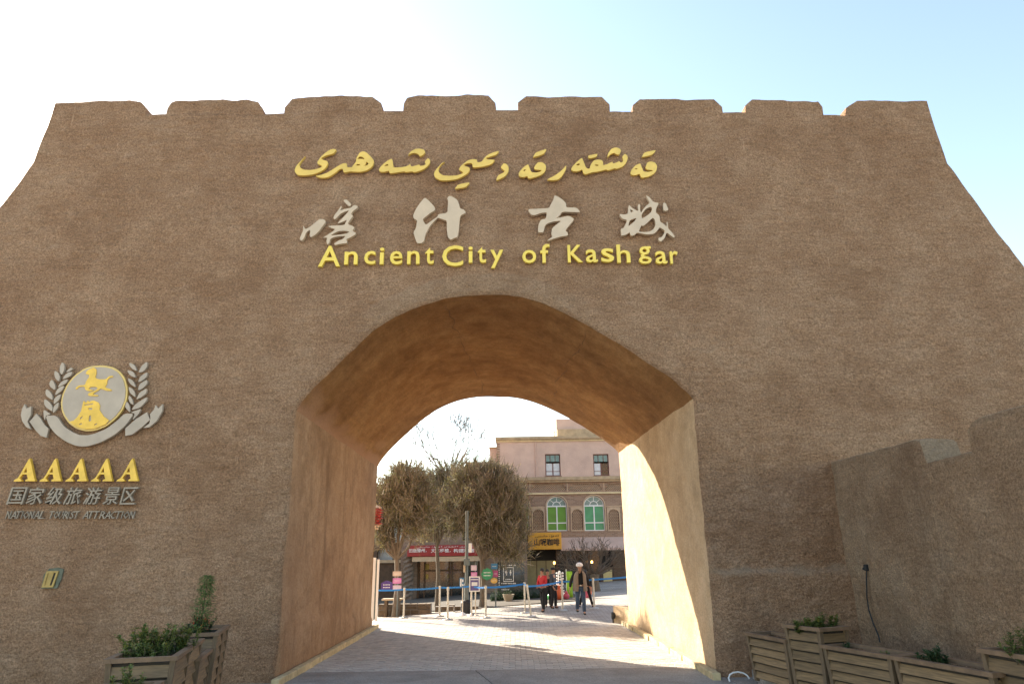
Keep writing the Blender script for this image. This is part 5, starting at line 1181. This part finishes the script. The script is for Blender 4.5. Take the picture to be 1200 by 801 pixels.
bl = empty('blue_belt', bpts[4], 'bright blue retractable belt strung between the steel posts across the plaza', 'barrier belt')
for a, b in zip(bpts, bpts[1:]):
    m = MB(); n = 8; vs = []; fs = []
    for i in range(n+1):
        f = i/n; p = a.lerp(b, f); p.z -= .035*4*f*(1-f)*min(1, (b-a).length/2)
        for dy, dz in ((-.003, -.028), (-.003, .028), (.003, .028), (.003, -.028)): vs.append(p+Vector((0, dy, dz)))
    for i in range(n):
        for k in range(4): fs.append((i*4+k, i*4+(k+1) % 4, (i+1)*4+(k+1) % 4, (i+1)*4+k))
    m.add(vs, fs); link('belt_length', m, M_belt, bl)
# white gate posts at the left
gt = onG(440, 727); gtr = empty('white_gate_posts', gt, 'pair of tall pale upright metal gate stiles beside the left end of the passage', 'gate')
for u0, u1, v0 in ((435.4, 438.6, 653), (440.4, 442.8, 655)):
    p = onG((u0+u1)/2, 726.5); a = onY(u0, 700, p.y); b = onY(u1, 700, p.y); zt_ = onY(u0, v0, p.y).z; m = MB(); m.bev(a.x, b.x, p.y, p.y+.06, p.z, zt_, b=.006); link('stile', m, M_whitef, gtr)
p = onG(439, 726.5); a = onY(438.6, 700, p.y); b = onY(440.4, 700, p.y); m = MB(); m.box(a.x, b.x, p.y+.02, p.y+.05, p.z+.03, onY(439, 656, p.y).z); link('infill_panel', m, M_polegrey, gtr)
# lamp / camera pole
pp = onG(546.5, 718); pl_ = empty('camera_pole', pp, 'grey-green metal utility pole with junction boxes standing in front of the red sign', 'pole')
zt_ = onY(547, 598, pp.y).z; m = MB(); m.tube([pp, (pp.x, pp.y, pp.z+1.0)], .085, 12); m.tube([(pp.x, pp.y, pp.z+1.0), (pp.x, pp.y, zt_)], .058, 12); link('pole', m, M_polegrey, pl_, smooth=1)
m = MB(); m.lathe(pp, [(.2, 0), (.2, .35), (.16, .42), (.09, .45)], 14); link('base', m, M_black, pl_)
e = pbox(543.8, 654, 550.5, 662, pp.y-.1); m = MB(); m.bev(e[0], e[1], pp.y-.22, pp.y-.05, e[2], e[3], b=.015); link('junction_box', m, M_polegrey, pl_)
e = pbox(549.2, 636, 553, 647, pp.y-.1); m = MB(); m.bev(e[0], e[1], pp.y-.16, pp.y-.04, e[2], e[3], b=.015); link('white_box', m, M_whitef, pl_)
e = pbox(543, 661.5, 545.4, 670, pp.y-.1); m = MB(); m.bev(e[0], e[1], pp.y-.16, pp.y-.04, e[2], e[3], b=.01); link('meter_box', m, M_beige, pl_)
# small sign on a stand, framed poster on two legs
p = onG(542, 721); t = empty('small_sign_stand', p, 'small blue and white notice on a thin stand just left of the utility pole', 'sign')
e = pbox(538.6, 676.4, 543.8, 687.8, p.y); m = MB(); m.bev(e[0], e[1], p.y-.02, p.y+.02, e[2], e[3], b=.006); b_ = link('board', m, M_bluesg, t)
m = MB(); m.box(e[0]+.02, e[0]+.07, p.y-.026, p.y-.0205, e[2]+.03, e[3]-.03); m.box(e[0]+.09, e[1]-.02, p.y-.026, p.y-.0205, e[3]-.14, e[3]-.05); m.box(e[0]+.09, e[1]-.02, p.y-.026, p.y-.0205, e[2]+.05, e[2]+.12); link('print', m, M_whitepaint, b_)
m = MB(); m.tube([p, (p.x, p.y+.03, e[2]+.05)], .018, 8); link('post', m, M_steel, t); m = MB(); m.lathe(p, [(.2, 0), (.19, .02), (.05, .1), (.02, .12)], 16); link('base', m, M_whitepaint, t)
p = onG(556, 721); t = empty('poster_stand', p, 'white-framed purple poster held up on two metal legs', 'poster stand')
e = pbox(549.8, 674.8, 562.4, 692.8, p.y); m = MB(); m.prism([(e[0], e[2]), (e[1], e[2]), (e[1], e[3]), (e[0], e[3])], [[(e[0]+.04, e[2]+.04), (e[1]-.04, e[2]+.04), (e[1]-.04, e[3]-.04), (e[0]+.04, e[3]-.04)]], wall_fn(p.y), -.02, .02); link('frame', m, M_whitef, t)
m = MB(); m.box(e[0]+.04, e[1]-.04, p.y-.005, p.y+.01, e[2]+.04, e[3]-.04); b_ = link('poster', m, mat('violet_poster', (.12, .09, .26), .4, var=.3), t)
xm = (e[0]+e[1])/2; zm = (e[2]+e[3])/2; m = MB(); m.box(xm-.1, xm+.1, p.y-.012, p.y-.0055, zm-.06, zm+.06); m.box(xm-.13, xm+.13, p.y-.012, p.y-.0055, zm+.13, zm+.16); link('print', m, M_whitepaint, b_)
for u in (552.5, 557.3):
    a = onY(u, 700, p.y); m = MB(); m.tube([(a.x, p.y+.03, p.z), (a.x, p.y+.03, e[3]-.05)], .02, 8); link('leg', m, M_steel, t); m = MB(); m.lathe((a.x, p.y+.03, p.z), [(.13, 0), (.12, .015), (.03, .03)], 14); link('foot', m, M_steel, t)
# fingerpost signs by the tree
def plate(name, u0, v0, u1, v1, y, mt, label, group=None, shape='rect', bars=2, parent=None, barm=None):
    e = pbox(u0, v0, u1, v1, y); cx, cz_, hw, hh = (e[0]+e[1])/2, (e[2]+e[3])/2, (e[1]-e[0])/2, (e[3]-e[2])/2
    t = empty(name, (cx, y, cz_), label, 'sign', group)
    if shape == 'rect': pl2 = [(cx-hw, cz_-hh), (cx+hw, cz_-hh), (cx+hw, cz_+hh), (cx-hw, cz_+hh)]
    elif shape == 'oct': pl2 = [(cx+hw*(1+.06*math.cos(8*a))*math.cos(a), cz_+hh*(1+.06*math.cos(8*a))*math.sin(a)) for a in [2*math.pi*i/32 for i in range(32)]]
    elif shape == 'hex': pl2 = [(cx-hw, cz_-hh*.5), (cx-hw*.2, cz_-hh), (cx+hw*.2, cz_-hh), (cx+hw, cz_-hh*.5), (cx+hw, cz_+hh*.6), (cx+hw*.2, cz_+hh), (cx-hw*.2, cz_+hh), (cx-hw, cz_+hh*.6)]
    else: pl2 = [(cx+hw*math.cos(2*math.pi*i/20), cz_+hh*math.sin(2*math.pi*i/20)) for i in range(20)]
    m = MB(); m.prism(pl2, [], wall_fn(y), -.02, .015); b_ = link('board', m, mt, t)
    m = MB()
    for k in range(bars):
        z = cz_+(k-(bars-1)/2)*hh*.5
        for j in range(5): m.box(cx-hw*.6+j*hw*.25, cx-hw*.6+j*hw*.25+hw*.16, y-.021, y-.0155, z-hh*.08, z+hh*.08)
    if bars: link('print', m, barm or M_whitepaint, b_)
    m = MB(); m.box(cx-.015, cx+.015, y+.02, y+.12, cz_-.02, cz_+.02); link('bracket', m, M_polegrey, t)
ysg = g1.y-.35; GP = 'coloured signs hung by the tree trunks'
plate('hanging_sign', 446.5, 680, 460, 692.4, ysg, M_purple, 'purple signboard with pointed top and bottom beside the first tree trunk', GP, 'hex', 2)
plate('hanging_sign', 460.3, 669, 470.3, 674.4, ysg+.01, M_peach, 'peach plate, topmost of the three plates beside the purple sign', GP)
plate('hanging_sign', 460.3, 677, 470.3, 683.2, ysg+.01, M_pinks, 'bright pink plate, middle of the three plates beside the purple sign', GP)
plate('hanging_sign', 460.3, 685.5, 470.3, 691.6, ysg+.01, M_pinkp, 'pale lilac plate, lowest of the three plates beside the purple sign', GP)
ys2 = 27.9
plate('hanging_sign', 552, 661.8, 558.6, 668, ys2, M_pinkp, 'pale pink plate above the purple poster stand, upper of two', GP)
plate('hanging_sign', 552, 670, 559, 675, ys2, M_pinks, 'rosy plate just above the purple poster stand, lower of two', GP)
plate('hanging_sign', 564.3, 665.3, 577.5, 679, ys2, M_green, 'green scalloped round signboard above the belt, left of the toilet sign', GP, 'oct', 2)
plate('hanging_sign', 575.4, 659.8, 583, 666.3, ys2+.08, M_bluesg, 'blue sign plate above and right of the green round signboard', GP, 'rect', 1)
plate('hanging_sign', 578, 668, 583.6, 675.5, ys2+.08, M_magenta, 'magenta sign plate right of the green round signboard', GP, 'rect', 1)
plate('hanging_sign', 575, 676.6, 583, 683, ys2+.08, M_mustard, 'mustard oval sign plate below the magenta one', GP, 'oval', 1)
# two slim posts carry the two stacks of plates
for u, v, lb in ((581, 716, 'slim dark post carrying the green round signboard and its small neighbours'), (557, 716, 'slim dark post carrying the two pink plates behind the poster stand')):
    p = onY(u, v, ys2+.15); z0_ = GZ(p.x, ys2+.15); t = empty('sign_post', (p.x, ys2+.15, z0_), lb, 'post'); m = MB(); m.tube([(p.x, ys2+.15, z0_), (p.x, ys2+.15, onY(u, 658, ys2+.15).z)], .025, 8); link('pole', m, M_polegrey, t); m = MB(); m.lathe((p.x, ys2+.15, z0_), [(.1, 0), (.1, .02), (.03, .04)], 12); link('base', m, M_polegrey, t)
p = onY(465.3, 716, ysg+.15); z0_ = GZ(p.x, ysg+.15); t = empty('sign_post', (p.x, ysg+.15, z0_), 'slim dark post carrying the purple sign and its three plates', 'post'); m = MB(); m.tube([(p.x, ysg+.15, z0_), (p.x, ysg+.15, onY(465, 668, ysg+.15).z)], .025, 8); link('pole', m, M_polegrey, t)
# toilet sign on a dark glazed screen
yt = 31.8; e = pbox(583, 658, 612, 716, yt); z0_ = GZ(1, yt)-.05
t = empty('toilet_sign_panel', (e[0], yt, z0_), 'dark glazed screen with white man and woman toilet symbol in a white frame', 'sign panel')
m = MB(); m.box(e[0], e[1]+.1, yt, yt+.05, z0_, e[3]); scn = link('dark_screen', m, M_paned, t)
q = pbox(589.7, 664, 602, 681, yt); fr_ = [(q[0], q[2]), (q[1], q[2]), (q[1], q[3]), (q[0], q[3])]; m = MB(); m.prism(fr_, [[(q[0]+.03, q[2]+.03), (q[1]-.03, q[2]+.03), (q[1]-.03, q[3]-.03), (q[0]+.03, q[3]-.03)]], wall_fn(yt), .001, .02); link('white_frame', m, M_whitepaint, t)
def icon(m, cx, cz_, s, skirt):
    f = wall_fn(yt)
    m.prism([(cx+.17*s*math.cos(a), cz_+.8*s+.17*s*math.sin(a)) for a in [2*math.pi*i/10 for i in range(10)]], [], f, .001, .015)
    if skirt: pl3 = [(-.12, .58), (.12, .58), (.38, -.05), (.14, -.1), (.12, -.75), (-.12, -.75), (-.14, -.1), (-.38, -.05)]
    else: pl3 = [(-.34, .58), (.34, .58), (.34, -.05), (.2, -.05), (.18, -.75), (-.18, -.75), (-.2, -.05), (-.34, -.05)]
    m.prism([(cx+a*s, cz_+b*s) for a, b in pl3], [], f, .001, .015)
cz_ = q[2]+(q[3]-q[2])*.6; m = MB(); icon(m, q[0]+(q[1]-q[0])*.3, cz_, .13, False); link('man_symbol', m, M_whitepaint, t); m = MB(); icon(m, q[0]+(q[1]-q[0])*.7, cz_, .13, True); link('woman_symbol', m, M_whitepaint, t)
m = MB()
def dots(u0, v0, u1, v1, n):
    for i in range(n):
        u = u0+(u1-u0)*(i+.5)/n; v = v0+(v1-v0)*(i+.5)/n; c = onY(u, v, yt); s_ = .018+.008*((i*7) % 3); m.box(c.x-s_, c.x+s_, yt-.012, yt-.001, c.z-.022, c.z+.022)
dots(587, 661.7, 604.5, 661.7, 8); dots(587, 683, 604.5, 683, 9); dots(585, 661, 585, 686, 10); dots(587.5, 690.3, 597, 690.3, 5); dots(592, 678.4, 600, 678.4, 4); dots(575.5, 684.7, 583.5, 684.7, 4) if False else None
link('small_print', m, M_whitepaint, t)
# potted plant and terracotta pot
p = onY(596, 713, 30.6); p.z = GZ(p.x, 30.6); m = MB(); m.lathe(p, [(.12, 0), (.16, .05), (.22, .22), (.25, .30), (.21, .30), (.19, .26)], 18)
t = empty('flower_pot', p, 'beige round flower pot on the ground under the toilet sign', 'pot'); link('pot', m, mat('beige_clay', (.42, .33, .23), .8, var=.1), t, smooth=1); bush(p+Vector((0, 0, .27)), .18, .18, .22, 140, 'sparse sprig growing in the beige round pot', M_leafdk, s=.07, stems=6, group=None, name='potted_sprig')
hg = empty('clipped_hedge', onY(610, 712, 31.4), 'low dark green hedge strip behind the belt under the dark screen', 'hedge'); m = MB(); rr = random.Random(8)
h0, h1 = onY(575, 712, 31.3), onY(652, 712, 31.3)
for i in range(5200):
    x = rr.uniform(h0.x, h1.x); g = GZ(x, 31.3); leaf(m, Vector((x, 31.3+rr.uniform(-.15, .25), g+abs(rr.gauss(0, .17)))), rv(rr), rr.uniform(.05, .09), rr.random()*.8)
link('foliage', m, M_leafdk, hg)
# display goods: white tower-shaped rack, lime banner, coloured toys
yr = 29.6
p = onY(657, 706, yr); p.z = GZ(p.x, yr); t = empty('white_display_rack', p, 'white lattice tower-shaped display rack behind the belt, beside the red-jacketed person', 'display rack')
sc_ = (onY(657, 670, yr).z-p.z)
for k in range(4):
    sx, sy = (1, -1, -1, 1)[k], (1, 1, -1, -1)[k]; m = MB(); m.tube([p+Vector((sx*.2, sy*.2, 0)), p+Vector((sx*.06, sy*.06, sc_*.45)), p+Vector((sx*.04, sy*.04, sc_*.97))], [.018, .014, .01], 6); link('leg', m, M_whitepaint, t)
for k in range(9):
    z = sc_*(.12+.1*k); w_ = .17*(1-k/9)**1.4+.05; m = MB(); m.bev(p.x-w_, p.x+w_, p.y-w_, p.y+w_, p.z+z, p.z+z+.02, b=.004); link('shelf', m, M_whitepaint, t)
    if k > 3:
        for s_ in (-1, 1): m = MB(); m.ball(p+Vector((s_*.11, -.08, z+.05)), .05, .04, .04, 8); link('trinket', m, M_whitepaint, t)
m = MB(); m.ball(p+Vector((0, 0, sc_)), .05, .05, .06, 8); link('finial', m, M_whitepaint, t)
M_lime = mat('lime_green_fabric', (.22, .45, .03), .7, var=.2); M_orangep = mat('orange_red_plastic', (.62, .13, .05), .5, var=.1); M_balloon = mat('green_plastic', (.03, .35, .08), .35); M_pinkt = mat('pink_toy_fabric', (.55, .10, .16), .7, var=.25)
e = pbox(664, 669, 671, 700, yr+.5); t = empty('lime_banner', (e[0], yr+.5, GZ(2, yr)), 'lime green upright banner behind the walking man with the white hat', 'banner'); m = MB(); n = 10
vs = []; 
for i in range(n+1):
    for j in range(5): vs.append((e[0]+(e[1]-e[0])*j/4, yr+.5+.03*math.sin(i*1.1+j), e[2]+(e[3]-e[2])*i/n))
vv = vs+[(a, b+.008, c) for a, b, c in vs]; N5 = len(vs)
fs = [(i*5+j, i*5+j+1, (i+1)*5+j+1, (i+1)*5+j) for i in range(n) for j in range(4)]; m.add(vv, fs+[tuple(k+N5 for k in f) for f in fs]); link('cloth', m, M_lime, t)
m = MB(); m.tube([((e[0]), yr+.52, GZ(2, yr)), (e[0], yr+.52, e[3]+.1)], .015, 6); link('pole', m, M_steel, t)
def goods(name, u, v, r_, mt, label, hh=1.0):
    p = onY(u, v, yr-.3); z = GZ(p.x, yr-.3); m = MB(); m.ball((p.x, yr-.3, z+r_*hh), r_, r_, r_*hh, 12); t = empty(name, (p.x, yr-.3, z), label, 'toy', 'toys on sale on the ground'); link('body', m, mt, t, smooth=1)
    m = MB(); m.ball((p.x, yr-.3-r_*.2, z+r_*hh*2.1), r_*.5, r_*.5, r_*.45, 10); link('top', m, mt, t, smooth=1)
goods('round_toy', 645.8, 704, .15, M_balloon, 'shiny green ball-like toy on the ground by the red-jacketed person')
goods('plump_toy', 655, 703, .16, M_orangep, 'orange-red plump toy on the ground at the foot of the white rack', 1.5)
goods('soft_toy', 664, 706, .13, M_pinkt, 'pink soft toy on the ground just left of the walking man')
goods('soft_toy', 687.5, 700, .14, M_pinkt, 'pinkish-red soft toy on the ground just right of the walking man', 1.6)
goods('soft_toy', 690, 694, .14, M_orangep, 'orange-red tall soft toy behind the walking man, on his right', 2.6)
# red and cream cloth hung on the far side of the left jamb
cl = onY(437.5, 603, YB+.35); t = empty('hanging_decoration', cl, 'red and cream ruffled decoration hanging at the far end of the left passage wall', 'decoration')
xw = XL; rr = random.Random(9)
M_redcl = mat('faded_red_cloth', (.42, .08, .07), .8, var=.3); M_cream = mat('cream_cloth', (.6, .48, .36), .8, var=.2)
for k in range(9):
    z = onY(438, 592+k*3.1, YB+.4).z; m = MB(); c = Vector((XL-.13+rr.uniform(-.03, .03), YB+.35+rr.uniform(-.05, .05), z)); vs = [c]; n = 10
    R_ = rr.uniform(.15, .2)*(1 if k < 7 else .55)
    for i in range(n): a = 2*math.pi*i/n; vs.append(c+Vector((math.cos(a)*R_, math.sin(a)*R_, -.09+.04*(i % 2))))
    m.add(vs, [(0, 1+i, 1+(i+1) % n) for i in range(n)]); link('frill', m, M_cream if k in (0, 7, 8) else M_redcl, t)
m = MB(); m.tube([(XL-.13, YB+.35, onY(438, 588, YB+.4).z), (XL-.13, YB+.35, onY(438, 620, YB+.4).z)], .012, 5); m.tube([(XL-.13, YB+.35, onY(438, 588, YB+.4).z), (XL-.13, YB+.02, onY(438, 588, YB+.4).z)], .012, 5); link('hook_rod', m, M_black, t)
# low block with floodlight at the far right foot of the passage
p = onZ(722, 727, 0)
t = empty('low_end_block', (XR, YB+1, 0), 'low pale rendered block continuing the foot of the right passage wall into the plaza', 'block')
ya, yb_ = YB+.05, 23.4; bk = onG(719.5, 729); yb_ = bk.y
m = MB(); vs = []
for y, x, z in ((ya-1.6, XR-.06, .30), (ya+.2, XR-.2, .44), (yb_, bk.x, .46)):
    g = GZ(x, y); vs += [(x, y, g-.05), (x, y, g+z), (XR+1.5, y, g+z), (XR+1.5, y, g-.05)]
m.add(vs, [(0, 1, 2, 3)]+[(i*4+k, i*4+(k+1) % 4, (i+1)*4+(k+1) % 4, (i+1)*4+k) for i in range(2) for k in range(4)]+[(11, 10, 9, 8)]); o = link('block', m, M_lining, t)
c = Vector((bk.x+.02, yb_+.0, GZ(bk.x, yb_)+.2)); c.y = yb_-.12; c.x = bk.x-.045; t = empty('ground_floodlight', c, 'small round black floodlight fixed to the end of the low pale block on the right', 'floodlight')
m = MB(); m.tube([c+Vector((-.03, 0, 0)), c, c+Vector((.05, .02, 0))], [.10, .11, .09], 16); link('housing', m, M_black, t); m = MB(); m.tube([c+Vector((-.031, 0, 0)), c+Vector((-.04, 0, 0))], .08, 16); link('lens', m, M_paned, t)
m = MB(); m.box(c.x-.01, c.x+.03, c.y+.0, c.y+.03, GZ(c.x, c.y)-.01, c.z-.09); link('bracket', m, M_black, t)

# ================================================================== people
def skin_mesh(name, nodes, edges, root, mt, parent, sub=2, loc=Vector((0, 0, 0))):
    ks = list(nodes); me = bpy.data.meshes.new(name); me.from_pydata([Vector(nodes[k][0]) for k in ks], [(ks.index(a), ks.index(b)) for a, b in edges], [])
    o = bpy.data.objects.new(name, me); COL.objects.link(o); o.modifiers.new('s', 'SKIN'); sb = o.modifiers.new('u', 'SUBSURF'); sb.levels = sub; sb.render_levels = sub
    for i, k in enumerate(ks):
        r_ = nodes[k][1]; sv_ = me.skin_vertices[0].data[i]; sv_.radius = r_ if hasattr(r_, '__len__') else (r_, r_); sv_.use_root = (k == root)
    dg = bpy.context.evaluated_depsgraph_get(); bpy.context.view_layer.update(); nm = bpy.data.meshes.new_from_object(o.evaluated_get(bpy.context.evaluated_depsgraph_get()))
    bpy.data.objects.remove(o); nm.name = name; nm.materials.clear(); nm.materials.append(mt); nm.polygons.foreach_set('use_smooth', [True]*len(nm.polygons))
    q = bpy.data.objects.new(name, nm); COL.objects.link(q); q.parent = parent; return q
M_skin = mat('skin', (.42, .22, .14), .6, var=.06); M_hair = mat('dark_hair', (.02, .014, .01), .6)
def person(base, rz, label, J, clothes, hairc=M_hair, hat=None, sc=1.0):
    """J: joints of a 1.72 m figure facing -Y; clothes: (jacket, shirt, trousers, shoes) materials"""
    t = empty('person', base, label, 'person', 'people on the plaza', rz=rz); t.scale = (sc,)*3
    g = lambda k: Vector(J[k])
    hd = g('head'); nk = g('neck'); ch = g('chest'); pv = g('pelvis')
    nodes = {'pelvis': (pv, (.14, .10)), 'belly': ((pv+ch)/2, (.13, .095)), 'chest': (ch, (.155, .10)), 'neckb': (nk, .055), 'jaw': (hd+Vector((0, -.012, -.075)), (.062, .068)), 'face': (hd, (.075, .088)), 'crown': (hd+Vector((0, .012, .085)), (.062, .075))}
    ed = [('pelvis', 'belly'), ('belly', 'chest'), ('chest', 'neckb'), ('neckb', 'jaw'), ('jaw', 'face'), ('face', 'crown')]
    for s in 'lr':
        for a, r_ in (('sh', .055), ('el', .042), ('wr', .027), ('hip', .085), ('kn', .058), ('an', .04)): nodes[a+s] = (g(a+s), r_)
        wr = g('wr'+s); fd = (g('wr'+s)-g('el'+s)).normalized(); pm = wr+fd*.07; nodes['palm'+s] = (pm, (.034, .018)); nodes['toe'+s] = (g('an'+s)+Vector((0, -.13, -.035)), (.035, .028))
        side = Vector((1 if s == 'l' else -1, 0, 0)); fw = Vector((0, -1, 0))
        ed += [('chest', 'sh'+s), ('sh'+s, 'el'+s), ('el'+s, 'wr'+s), ('wr'+s, 'palm'+s), ('pelvis', 'hip'+s), ('hip'+s, 'kn'+s), ('kn'+s, 'an'+s), ('an'+s, 'toe'+s)]
        for k in range(4):
            b0 = pm+fw*(.027-.018*k)+fd*.025; L_ = (.07, .08, .075, .058)[k]
            nodes[f'f{k}a{s}'] = (b0, .010); nodes[f'f{k}b{s}'] = (b0+fd*L_*.55-side*.004, .009); nodes[f'f{k}c{s}'] = (b0+fd*L_-side*.022, .007)
            ed += [('palm'+s, f'f{k}a{s}'), (f'f{k}a{s}', f'f{k}b{s}'), (f'f{k}b{s}', f'f{k}c{s}')]
        nodes['th1'+s] = (pm+fw*.038-fd*.012, .011); nodes['th2'+s] = (pm+fw*.055+fd*.035, .009); ed += [('palm'+s, 'th1'+s), ('th1'+s, 'th2'+s)]
    skin_mesh('body', nodes, ed, 'pelvis', M_skin, t)
    jk, sh_, tr_, so_ = clothes
    # trousers
    n2 = {'p': (pv+Vector((0, 0, .02)), (.155, .115)), 'hl': (g('hipl'), .105), 'hr': (g('hipr'), .105), 'kl': (g('knl'), .078), 'kr': (g('knr'), .078), 'al': (g('anl')+Vector((0, 0, -.015)), .07), 'ar': (g('anr')+Vector((0, 0, -.015)), .07)}
    skin_mesh('trousers', n2, [('p', 'hl'), ('p', 'hr'), ('hl', 'kl'), ('kl', 'al'), ('hr', 'kr'), ('kr', 'ar')], 'p', tr_, t)
    n3 = {'p': (pv+Vector((0, 0, -.02)), (.165, .12)), 'b': ((pv+ch)/2, (.16, .118)), 'c': (ch+Vector((0, 0, .02)), (.18, .122)), 'n': (nk-Vector((0, 0, .02)), .07)}
    e3 = [('p', 'b'), ('b', 'c'), ('c', 'n')]
    for s in 'lr':
        n3['s'+s] = (g('sh'+s), .075); n3['e'+s] = (g('el'+s), .06); n3['w'+s] = (g('wr'+s)-(g('wr'+s)-g('el'+s))*.1, .045); e3 += [('c', 's'+s), ('s'+s, 'e'+s), ('e'+s, 'w'+s)]
    skin_mesh('jacket', n3, e3, 'p', jk, t)
    for s in 'lr':
        a = g('an'+s); n4 = {'h': (a+Vector((0, .03, -.035)), (.055, .05)), 'm': (a+Vector((0, -.07, -.05)), (.046, .038)), 't': (a+Vector((0, -.15, -.058)), (.04, .028))}
        skin_mesh('shoe', n4, [('h', 'm'), ('m', 't')], 'h', so_, t)
    if hat: hat(t, hd)
    else:
        m = MB(); m.ball(hd+Vector((0, .025, .06)), .092, .1, .095, 14); link('hair', m, hairc, t, world=False, smooth=1)
    # face features
    m = MB()
    for s in (-1, 1): m.ball(hd+Vector((s*.03, -.083, .005)), .011, .008, .007, 6)
    m.box(hd.x-.022, hd.x+.022, hd.y-.088, hd.y-.078, hd.z-.063, hd.z-.056); link('eyes_and_mouth', m, M_hair, t, world=False)
    m = MB(); m.add([hd+Vector(v) for v in ((0, -.084, .01), (-.014, -.084, -.03), (.014, -.084, -.03), (0, -.115, -.028))], [(0, 1, 3), (0, 3, 2), (1, 2, 3)])
    for s in (-1, 1): m.ball(hd+Vector((s*.08, .005, -.01)), .012, .02, .03, 6)
    link('nose_and_ears', m, M_skin, t, world=False)
    return t
def pose(stride=0, armsw=0, lean=0, headturn=0, clasp=False):
    J = dict(pelvis=(0, 0, .93), chest=(0, -lean*.5, 1.30), neck=(0, -lean*.8, 1.47), head=(0, -.02-lean, 1.60))
    for s, k in (('l', 1), ('r', -1)):
        st = stride*k; J['hip'+s] = (.09*k, 0, .88); J['kn'+s] = (.10*k, -.5*st-.04, .49); J['an'+s] = (.10*k, -st+.02 if st > 0 else -st*1.15, .085+(.07 if st < -.1 else 0))
        J['sh'+s] = (.19*k, -lean*.6, 1.40); J['el'+s] = (.25*k, .03+armsw*k, 1.13); J['wr'+s] = (.27*k, -.08+armsw*2*k, .90)
        if clasp: J['el'+s] = (.25*k, -.05, 1.14); J['wr'+s] = (.08*k, -.24, 1.02)
    return J
M_blackcl = mat('black_cloth', (.012, .012, .014), .85, var=.2); M_jeans = mat('blue_denim', (.05, .085, .14), .85, var=.35, scale=14); M_taupe = mat('taupe_coat', (.24, .18, .13), .9, var=.2)
M_redj = mat('red_jacket', (.50, .015, .02), .7, var=.15); M_greyj = mat('dark_grey_jacket', (.055, .06, .07), .8, var=.25); M_whitefur = mat('white_fleece', (.82, .80, .78), .95, var=.08, bump=.01, bscale=60); M_shoe = mat('dark_leather_shoe', (.02, .015, .012), .5)
def white_hat(t, hd):
    m = MB(); m.ball(hd+Vector((0, .01, .075)), .125, .135, .085, 14); m.ball(hd+Vector((0, -.02, .05)), .13, .12, .05, 14); o = link('fur_hat', m, M_whitefur, t, world=False, smooth=1)
def cap(mt):
    def f(t, hd):
        m = MB(); m.ball(hd+Vector((0, .01, .065)), .098, .11, .075, 12); m.box(hd.x-.06, hd.x+.06, hd.y-.17, hd.y-.08, hd.z+.045, hd.z+.058); link('cap', m, mt, t, world=False, smooth=1)
    return f
def scale_for(p, vt): return (onY(600, vt, p.y).z-p.z)
p = onG(681, 719.5); hgt = (onY(681, 658.5, p.y).z-p.z)
J = pose(stride=.16, armsw=-.06, lean=.05); J['wrl'] = (.36, .02, .90); J['ell'] = (.30, .06, 1.13); J['wrr'] = (-.37, -.02, .88); J['elr'] = (-.31, .05, 1.12)
man = person(p, R(4), 'man in a white furry hat walking forward in an open taupe coat and jeans', J, (M_blackcl, M_blackcl, M_jeans, M_shoe), hat=white_hat, sc=hgt/1.755)
# open coat: two front panels, back and sleeves
m = MB()
for s in (-1, 1):
    vs = []; n = 8
    for i in range(n+1):
        z = 1.46-(1.46-.78)*i/n; o_ = .03*i/n
        for (x, y) in ((.085+.01*i/n, -.17-o_-.02), (.15+o_, -.165-o_), (.21+o_, -.09), (.225+o_*1.5, .02), (.2+o_, .12), (.0, .155+o_)): vs.append((s*x*(.62 if i == 0 else .9 if i == 1 else 1), y-.03*(1-i/n), z))
    mlen = 6; fs = [(i*mlen+j, i*mlen+j+1, (i+1)*mlen+j+1, (i+1)*mlen+j) for i in range(n) for j in range(mlen-1)]
    k = len(vs); vs2 = vs+[(x*.93, y*.93, z) for x, y, z in vs]; fs2 = fs+[tuple(q+k for q in f[::-1]) for f in fs]
    for i in range(n): fs2.append((i*mlen, (i+1)*mlen, (i+1)*mlen+k, i*mlen+k))
    m.add(vs2, fs2)
link('open_coat', m, M_taupe, man, world=False, smooth=1)
m = MB(); m.bev(-.035, .035, -.152, -.135, .955, 1.0, b=.006); link('belt_buckle', m, M_steel, man, world=False)
p = onG(637, 716.3); hgt = (onY(636, 666, p.y).z-p.z); J = pose(stride=.10, lean=.03, clasp=True)
person(p, R(-48), 'person in a bright red jacket and dark trousers behind the blue belt', J, (M_redj, M_redj, M_blackcl, M_shoe), sc=hgt/1.72)
p = onG(649, 712.5); hgt = (onY(648, 664.5, p.y).z-p.z)
person(p, R(62), 'person in a dark grey padded jacket and black cap beside the one in red', pose(stride=.06, armsw=.03), (M_greyj, M_greyj, M_blackcl, M_shoe), hat=cap(M_blackcl), sc=hgt/1.72)
p = onG(642.5, 710.8); hgt = (onY(642, 667, p.y).z-p.z)
person(p, R(10), 'person in black half hidden between the red and the grey jackets', pose(stride=.03), (M_blackcl, M_blackcl, M_blackcl, M_shoe), sc=hgt/1.72)
p = onG(687.5, 710.5); hgt = (onY(687, 668, p.y).z-p.z); J = pose(stride=.0, armsw=.0, lean=.04)
J['knl'] = (.19, -.05, .49); J['anl'] = (.30, 0, .085); J['knr'] = (-.22, -.05, .49); J['anr'] = (-.34, 0, .085)
person(p, R(-5), 'person dressed in black striding right behind the man with the white hat', J, (M_blackcl, M_blackcl, M_blackcl, M_shoe), sc=hgt/1.72)
